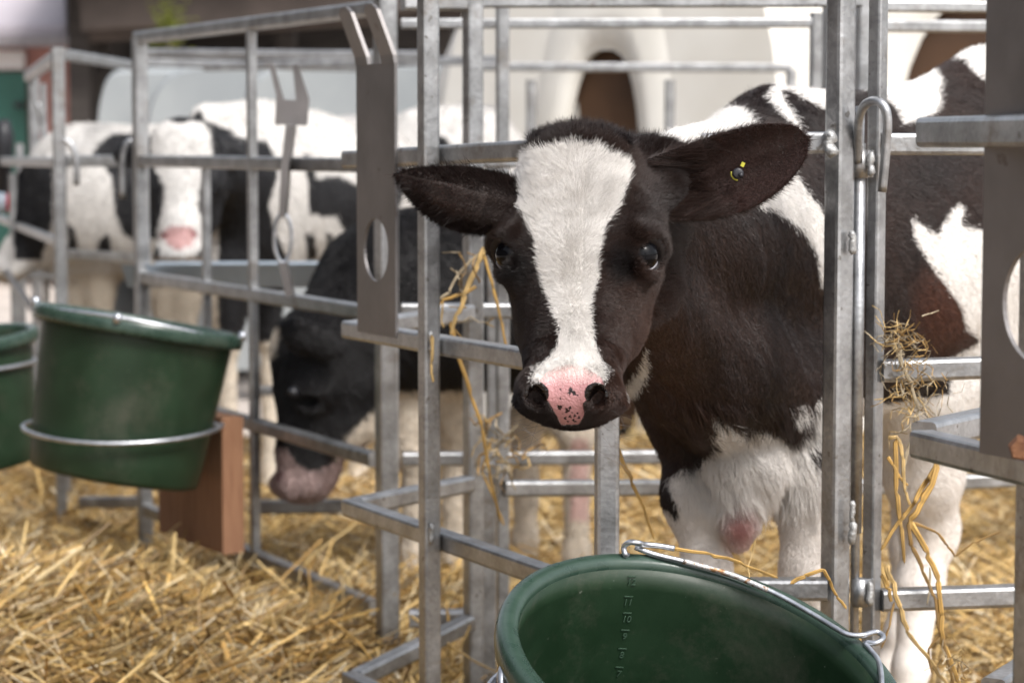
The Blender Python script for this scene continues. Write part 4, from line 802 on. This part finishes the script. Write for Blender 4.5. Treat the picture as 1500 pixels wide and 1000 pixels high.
m = MB(); m.tube(spline([W(112, 272, 6.8), W(112, 235, 6.8), W(104, 212, 6.8), W(94, 205, 6.8)], 5), .009, 8)
tag(m.build('curved_hook', GALV, None, True), 'curved steel hook just right of the thick far left upright', 'hook')
m = MB(); m.tube(spline([W(180, 290, 6.6), W(179, 240, 6.6), W(184, 214, 6.6), W(193, 205, 6.6)], 5), .009, 8); tag(m.build('curved_hook', GALV, None, True), 'curved steel hook hanging in front of the dark ear at the far left', 'hook')
# small yellow-green tree seen through the shed
tr = thing('young_tree', 'small yellow-green tree glimpsed against the dark shed', 'tree', (float(W(250, 40, 18)[0]), 18, 0)); g = random.Random(3); m = MB(); c = W(248, 38, 18)
for k in range(260):
    p_ = c + np.array([g.gauss(0, .07), g.gauss(0, .07), g.gauss(0, .13)]); a = g.uniform(0, 6.28); e_ = np.array([math.cos(a), math.sin(a), g.uniform(-.5, .5)]) * .03; h_ = np.cross(nrm(e_), [0, .5, 1.]) * .014
    m.add([p_ - e_, p_ + h_, p_ + e_, p_ - h_], [(0, 1, 2, 3)])
m.build('crown', noisemat('young_leaves', (.16, .2, .03), (.28, .32, .05), 12, .6), tr); m = MB(); m.tube([WZ(248, -.04, 18), WZ(249, .8, 18), c], [.03, .022, .012], 8); m.build('trunk', BEAMW, tr, True)

# ---------------------------------------------------------------- the other calves
def far_calf(label, build, colour, vox=.009, loc=None, nf=50000):
    s = SDF(vox); build(s); me, V = s.mesh('calf'); col = colour(V); setcol(me, col); root = thing('calf', label, 'calf', loc or (float(V[:, 0].mean()), float(V[:, 1].mean()), 0)); link('body', me, root, HIDE)
    g = np.random.default_rng(3); cp = np.array([0, 0, CZ]); P_, N_ = fur_sample(me, nf, lambda c, n: np.where(((cp - c) * n).sum(1) > -.3 * np.linalg.norm(cp - c, axis=1), 1, .03), g)
    D_ = np.array([.35, .2, -.8]) + g.normal(0, .25, P_.shape); D_ -= N_ * (D_ * N_).sum(1, keepdims=True); D_ -= N_ * .1
    cc = colour(P_ + g.normal(0, .004, P_.shape) * [1, 0, 1]) * g.uniform(.55, 1.3, (nf, 1)); fur_make(root, g, 'coat', P_, N_, D_, g.uniform(.008, .018, nf), .0005, cc, FUR); return root
def bleg(s, top, rt, x, d, knee, kr=.034):
    k = WZ(x, knee, d); s.cone(top, k, rt, kr, .03); s.cone(k, WZ(x, .05, d), kr * .75, .024, .02); s.cone(WZ(x, .05, d), WZ(x, -.05, d) + [0, -.02, 0], .027, .032, .02)
# white faced calf: body runs to the right behind the fence
def b1(s):
    O = W(265, 176, 6.55); a = R_(20); T = nrm([.02, -math.sin(a), -math.cos(a)]); Fn = nrm([.02, -math.cos(a), math.sin(a)]); head(s, O, [1, 0, 0], T, Fn, 1.13)
    s.cone(W(268, 230, 6.62), W(345, 260, 6.9), .09, .15, .05)
    for q_, x in ((-1, 205), (1, 322)): s.ell(W(x + 6 * q_, 222, 6.64), (.065, .02, .042), [nrm([1, 0, .25 * -q_]), [0, 1, 0], nrm([-.25 * -q_, 0, 1])], .02)
    for (x, y, d, r) in ((365, 292, 7.0, (.20, .2, .275)), (440, 285, 7.2, (.26, .2, .25)), (520, 290, 7.4, (.22, .2, .25))): s.ell(W(x, y, d), r, None, .07)
    s.cone(W(300, 170, 6.75), W(420, 172, 7.1), .035, .04, .05)
    bleg(s, W(335, 380, 6.9), .085, 330, 6.9, .42); bleg(s, W(375, 380, 7.1), .085, 392, 7.1, .42); bleg(s, W(520, 370, 7.3), .10, 522, 7.3, .45); bleg(s, W(560, 370, 7.5), .10, 560, 7.5, .45)
def c1(V):
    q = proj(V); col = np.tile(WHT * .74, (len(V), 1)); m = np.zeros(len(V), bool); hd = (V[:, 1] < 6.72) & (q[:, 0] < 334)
    for pl in ([(330,205),(352,208),(390,206),(402,230),(406,262),(392,300),(404,340),(430,400),(415,500),(320,500),(318,205)], [(305,186),(345,188),(338,198),(384,207),(318,207)], [(444,225),(462,232),(462,290),(452,270),(445,240)], [(450,262),(500,258),(530,275),(545,330),(525,400),(508,345),(492,316),(478,318),(452,312)], [(446,340),(462,345),(464,378),(450,382)], [(478,335),(486,345),(486,372),(478,368)], [(520,190),(560,180),(600,240),(560,420),(540,330),(536,250)]):
        m |= inpoly(q, pl) & ~hd
    face = inpoly(q, [(222,185),(232,178),(248,176),(262,182),(278,176),(298,180),(308,195),(311,225),(304,250),(293,270),(290,300),(297,325),(296,360),(280,385),(235,380),(228,340),(238,310),(240,270),(228,250),(220,220)])
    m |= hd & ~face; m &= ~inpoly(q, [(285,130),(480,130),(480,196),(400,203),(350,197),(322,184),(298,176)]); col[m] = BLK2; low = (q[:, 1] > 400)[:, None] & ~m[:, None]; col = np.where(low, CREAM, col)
    pk = hd & inpoly(q, [(238,338),(252,330),(276,330),(288,338),(282,358),(262,366),(246,360)]); col[pk] = (.42, .25, .24); ns = hd & (((q[:, 0] - 240) ** 2 + (q[:, 1] - 344) ** 2 < 30) | ((q[:, 0] - 285) ** 2 + (q[:, 1] - 344) ** 2 < 30)); col[ns] = (.2, .07, .07); col[hd & (q[:, 1] > 376)] = (.25, .2, .16)
    return col
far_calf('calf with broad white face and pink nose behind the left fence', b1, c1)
# white rumped calf behind the tall lock plate
def b2(s):
    for (x, y, d, r) in ((560, 300, 7.7, (.2, .2, .25)), (640, 288, 7.7, (.25, .2, .27)), (700, 290, 7.7, (.2, .2, .255))): s.ell(W(x, y, d), r, None, .07)
    s.cone(W(610, 184, 7.65), W(715, 182, 7.7), .04, .05, .06); s.cone(W(520, 280, 7.7), W(470, 330, 7.6), .12, .1, .05); s.ell(W(452, 345, 7.55), (.14, .1, .11), None, .04)
    for x in (575, 610, 690, 728): bleg(s, W(x, 380, 7.7), .095, x, 7.7 + (.15 if x in (610, 728) else 0), .42)
def c2(V):
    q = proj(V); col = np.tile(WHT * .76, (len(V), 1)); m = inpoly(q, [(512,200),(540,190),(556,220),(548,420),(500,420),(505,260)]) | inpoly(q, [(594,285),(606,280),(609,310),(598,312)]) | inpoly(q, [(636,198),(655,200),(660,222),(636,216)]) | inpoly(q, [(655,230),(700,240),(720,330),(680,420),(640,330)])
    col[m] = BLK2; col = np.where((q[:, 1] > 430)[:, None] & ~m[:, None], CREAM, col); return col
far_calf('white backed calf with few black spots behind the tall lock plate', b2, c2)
# black calf eating from the ground
def b3(s):
    O = W(409, 482, 5.45); T = nrm([-.02, -.10, -1]); Fn = nrm([-.93, -.36, .05]); S = np.cross(T, Fn); L = head(s, O, S, T, Fn, 1.09, True)
    s.ell(L(0, .135, -.150), (.070, .125, .088), np.array([nrm(S), nrm(T), nrm(Fn)]), .04); s.ell(L(0, .27, -.09), (.045, .08, .05), np.array([nrm(S), nrm(T), nrm(Fn)]), .03)
    s.cone(W(485, 520, 5.5), W(560, 440, 5.6), .11, .17, .06); s.cone(W(465, 496, 5.5), W(560, 425, 5.6), .06, .10, .06)
    s.ell(W(455, 496, 5.33), (.078, .020, .036), [nrm([1, 0, -.38]), [0, 1, 0], nrm([.38, 0, 1])], .015)
    for (x, y, d, r) in ((610, 450, 5.65, (.21, .17, .225)), (700, 436, 5.7, (.26, .18, .21)), (790, 436, 5.75, (.23, .18, .21))): s.ell(W(x, y, d), r, None, .07)
    bleg(s, W(600, 560, 5.65), .075, 606, 5.6, .28, .042); bleg(s, W(650, 560, 5.7), .075, 664, 5.75, .28, .042); bleg(s, W(800, 540, 5.7), .09, 846, 5.6, .33, .044); bleg(s, W(820, 540, 5.8), .09, 770, 5.8, .33, .044)
def c3(V):
    q = proj(V); col = np.tile(np.array([.007, .006, .0065]), (len(V), 1)); hd = V[:, 1] < 5.53
    w_ = inpoly(q, [(390,470),(410,480),(408,500),(402,525),(390,520)]) | ((q[:, 1] > 572) & (q[:, 0] > 560)) | inpoly(q, [(505,640),(545,600),(560,600),(560,760),(470,760),(480,690)]); col[w_] = CREAM * 1.05
    nz = inpoly(q, [(380,652),(418,655),(430,672),(450,690),(478,684),(500,662),(560,640),(560,790),(380,790)]); col[nz] = (.28, .20, .185)
    col[hd & ((q[:, 0] - 412) ** 2 + (q[:, 1] - 694) ** 2 < 50)] = (.12, .05, .05)
    pk = (q[:, 0] > 835) & (q[:, 1] > 640) & (q[:, 0] < 860) & (V[:, 1] < 5.7); col[pk & (q[:, 1] < 760)] = (.6, .42, .38); return col
r3 = far_calf('black calf eating from the straw with its head down', b3, c3, .006, None, 110000)
ec = W(431, 574, 5.355); m = MB(); m.tube([ec, ec + [-.004, -.010, 0], ec + [-.006, -.016, 0]], [.013, .011, .004], 14); eo = m.build('eye', BLACKP, r3, True)
# far left calf, white with black ear
def b4(s):
    O = W(58, 262, 8.05); T = nrm([-.45, -.25, -.85]); Fn = nrm([-.75, -.35, .5]); Fn = nrm(Fn - T * (Fn @ T)); head(s, O, np.cross(T, Fn), T, Fn, 1.0)
    s.cone(W(62, 285, 8.1), W(110, 285, 8.1), .09, .15, .05)
    for (x, y, d, r) in ((120, 292, 8.05, (.2, .2, .25)), (185, 296, 8.1, (.24, .2, .25)), (245, 296, 8.15, (.2, .2, .25))): s.ell(W(x, y, d), r, None, .07)
    for x in (108, 142, 240, 270): bleg(s, W(x, 390, 8.05), .08, x, 8.05, .4)
def c4(V):
    q = proj(V); col = np.tile(WHT * .74, (len(V), 1)); m = inpoly(q, [(132,230),(146,208),(165,196),(195,196),(300,200),(300,330),(200,355),(180,340),(168,310),(164,262),(150,240)]) | inpoly(q, [(70,230),(78,240),(76,330),(60,380),(20,380),(20,230)]) | inpoly(q, [(98,325),(108,335),(115,365),(98,368)]) | inpoly(q, [(145,350),(158,340),(165,372),(140,372)]); col[m] = BLK2
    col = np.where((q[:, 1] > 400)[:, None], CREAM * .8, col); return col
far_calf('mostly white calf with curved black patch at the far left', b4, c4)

# ---------------------------------------------------------------- straw caught on the rails
SC_COL = np.array([(.52, .32, .10), (.58, .40, .17), (.36, .22, .08), (.46, .38, .26)])
def wisp(label, strands, loc, seed=0, group='straw caught on the fence'):
    """flat, kinked stalks: each a folded ribbon with its broad side towards the yard"""
    g = np.random.default_rng(seed); V = []; Fc = []; cols = []
    for (pts, wd, ci) in strands:
        Pk = [W(*p) for p in pts]; P = []
        for a, b in zip(Pk, Pk[1:]):
            for t in (0, .12, .5, .88): P.append(a + (b - a) * t + g.normal(0, wd * .22, 3))
        P.append(Pk[-1]); n = len(P); o = len(V); cc = SC_COL[ci] * g.uniform(.85, 1.15); rs = []
        for i, p in enumerate(P):
            t = nrm(P[min(i + 1, n - 1)] - P[max(i - 1, 0)]); sd_ = nrm(np.cross(t, [g.normal(0, .1), 1, .15])); nn = np.cross(t, sd_)
            w0 = wd * .78 * (1.15 - .5 * i / n) * (.70 if i % 4 == 0 else 1) * g.uniform(.85, 1.15) * (.3 if i in (0, n - 1) else 1)
            for x, y in ((-1, 0), (-.45, .32), (0, .02), (.5, .34), (1, 0), (0, -.3)): V.append(p + sd_ * w0 * x + nn * wd * y)
            k = g.uniform(.62, 1.15) * (.7 if i % 4 == 0 else 1); cols += [cc * k * f for f in (.75, 1.05, .7, 1.1, .85, .6)]
        for i in range(n - 1):
            for k in range(6): Fc.append((o + i * 6 + k, o + i * 6 + (k + 1) % 6, o + (i + 1) * 6 + (k + 1) % 6, o + (i + 1) * 6 + k))
    me = mesh('straw_wisp', V, Fc, True); setcol(me, np.array(cols)); me.materials.append(STRAW); o = bpy.data.objects.new('straw_wisp', me); C.objects.link(o); return tag(o, label, 'straw', group, 'stuff' if len(strands) > 1 else None)
def frizz(cx, cy, sx, sy, d, n, seed, wd=.0009):
    g = np.random.default_rng(seed); out = []
    for k in range(n):
        x, y = cx + g.normal(0, sx), cy + g.normal(0, sy); a = g.uniform(0, 6.28); pts = []
        for j in range(g.integers(3, 6)): pts.append((x, y, d + g.normal(0, .012))); a += g.normal(0, .9); x += 14 * math.cos(a); y += 14 * math.sin(a)
        out.append((pts, wd * g.uniform(.7, 1.5), int(g.choice([1, 2, 3, 3]))))
    return out
d = 3.9
wisp('golden straw strands hanging from the rail left of the calf eye', [([(712, 362, d), (700, 385, d), (682, 430, d), (668, 462, d), (660, 490, d)], .006, 1), ([(706, 368, d), (672, 400, d), (658, 428, d), (642, 438, d)], .003, 3), ([(700, 420, d), (672, 432, d), (648, 440, d), (640, 452, d)], .0035, 0),
  ([(660, 470, d), (672, 520, d), (690, 580, d), (706, 625, d), (716, 690, d), (733, 765, d)], .0042, 0), ([(708, 372, d), (722, 420, d), (735, 470, d), (742, 510, d)], .0032, 0), ([(664, 480, d), (680, 500, d), (692, 508, d), (696, 520, d)], .002, 2), ([(650, 440, d), (646, 470, d), (650, 480, d)], .002, 1), ([(633, 490, 3.6), (632, 530, 3.6), (634, 560, 3.6)], .0035, 1)] + frizz(688, 420, 14, 30, d, 10, 3, .0013), None, 1)
wisp('dry frayed straw tangled round the upright below the calf muzzle', [([(722, 640, 4.3), (706, 690, 4.3), (728, 740, 4.3), (738, 770, 4.3)], .003, 0), ([(760, 620, 4.3), (730, 650, 4.3), (700, 640, 4.3)], .003, 3)] + frizz(735, 655, 16, 28, 4.3, 34, 5, .0022), None, 2)
wisp('single straw leaning behind the dark corner upright', [([(905, 655, 3.45), (925, 705, 3.45), (945, 750, 3.45), (958, 790, 3.45)], .0035, 0)], None, 3)
d = 3.27
wisp('tangle of frayed hay and long straws hanging on the swing gate', [([(1316, 505, d), (1322, 540, d), (1335, 560, d), (1345, 600, d), (1335, 640, d), (1322, 690, d)], .0032, 3), ([(1300, 643, d), (1316, 640, d), (1322, 668, d), (1326, 720, d), (1332, 740, d)], .0034, 1), ([(1300, 668, d), (1308, 680, d), (1318, 700, d), (1330, 712, d)], .0028, 0),
  ([(1312, 640, d), (1314, 720, d), (1320, 770, d), (1325, 825, d)], .0042, 0), ([(1378, 672, d), (1360, 700, d), (1340, 735, d), (1322, 758, d), (1290, 805, d)], .0048, 0), ([(1374, 680, d), (1352, 735, d), (1334, 762, d), (1358, 810, d), (1374, 850, d), (1380, 900, d), (1382, 940, d), (1408, 1005, d)], .0056, 0),
  ([(1330, 764, d), (1335, 800, d), (1352, 835, d), (1370, 875, d), (1376, 925, d), (1398, 1005, d)], .0034, 2), ([(1338, 764, d), (1372, 780, d), (1388, 798, d), (1398, 814, d), (1425, 795, d), (1466, 778, d)], .0024, 2), ([(1300, 826, d), (1306, 850, d), (1318, 890, d), (1330, 925, d), (1360, 965, d), (1392, 1005, d)], .0046, 1),
  ([(1292, 840, d), (1300, 860, d), (1306, 880, d)], .004, 0), ([(1310, 880, d), (1302, 920, d), (1290, 950, d)], .0022, 2), ([(1362, 830, d), (1362, 860, d), (1358, 885, d)], .002, 3), ([(1376, 930, d), (1360, 950, d), (1364, 985, d)], .0026, 2)]
  + frizz(1318, 500, 14, 14, d, 34, 7) + frizz(1338, 545, 13, 26, d, 40, 8) + frizz(1330, 600, 12, 26, d, 26, 11) + frizz(1372, 580, 22, 20, d, 14, 9, .0007) + frizz(1398, 985, 14, 10, d, 16, 10), None, 4)
wisp('bent golden straw sticking up from the rear rim of the near bucket', [([(1158, 854, 3.08), (1180, 842, 3.08), (1206, 833, 3.08), (1216, 850, 3.09), (1226, 872, 3.1), (1240, 892, 3.1)], .0032, 0), ([(1106, 790, 3.06), (1102, 810, 3.06), (1096, 830, 3.05), (1098, 850, 3.04)], .0014, 1), ([(985, 802, 3.03), (1040, 812, 3.04), (1090, 826, 3.05), (1140, 846, 3.05)], .0030, 0)], None, 5)
wisp('long straws lying across the bottom rail of the near bay', [([(480, 905, 4.25), (520, 935, 4.25), (560, 985, 4.25), (575, 1010, 4.25)], .0028, 0), ([(600, 900, 4.3), (640, 930, 4.3), (690, 965, 4.3), (745, 990, 4.3)], .003, 1), ([(690, 915, 4.3), (672, 950, 4.3), (655, 985, 4.3)], .0032, 1), ([(655, 890, 4.4), (658, 930, 4.4), (662, 980, 4.4)], .003, 0)], None, 6)
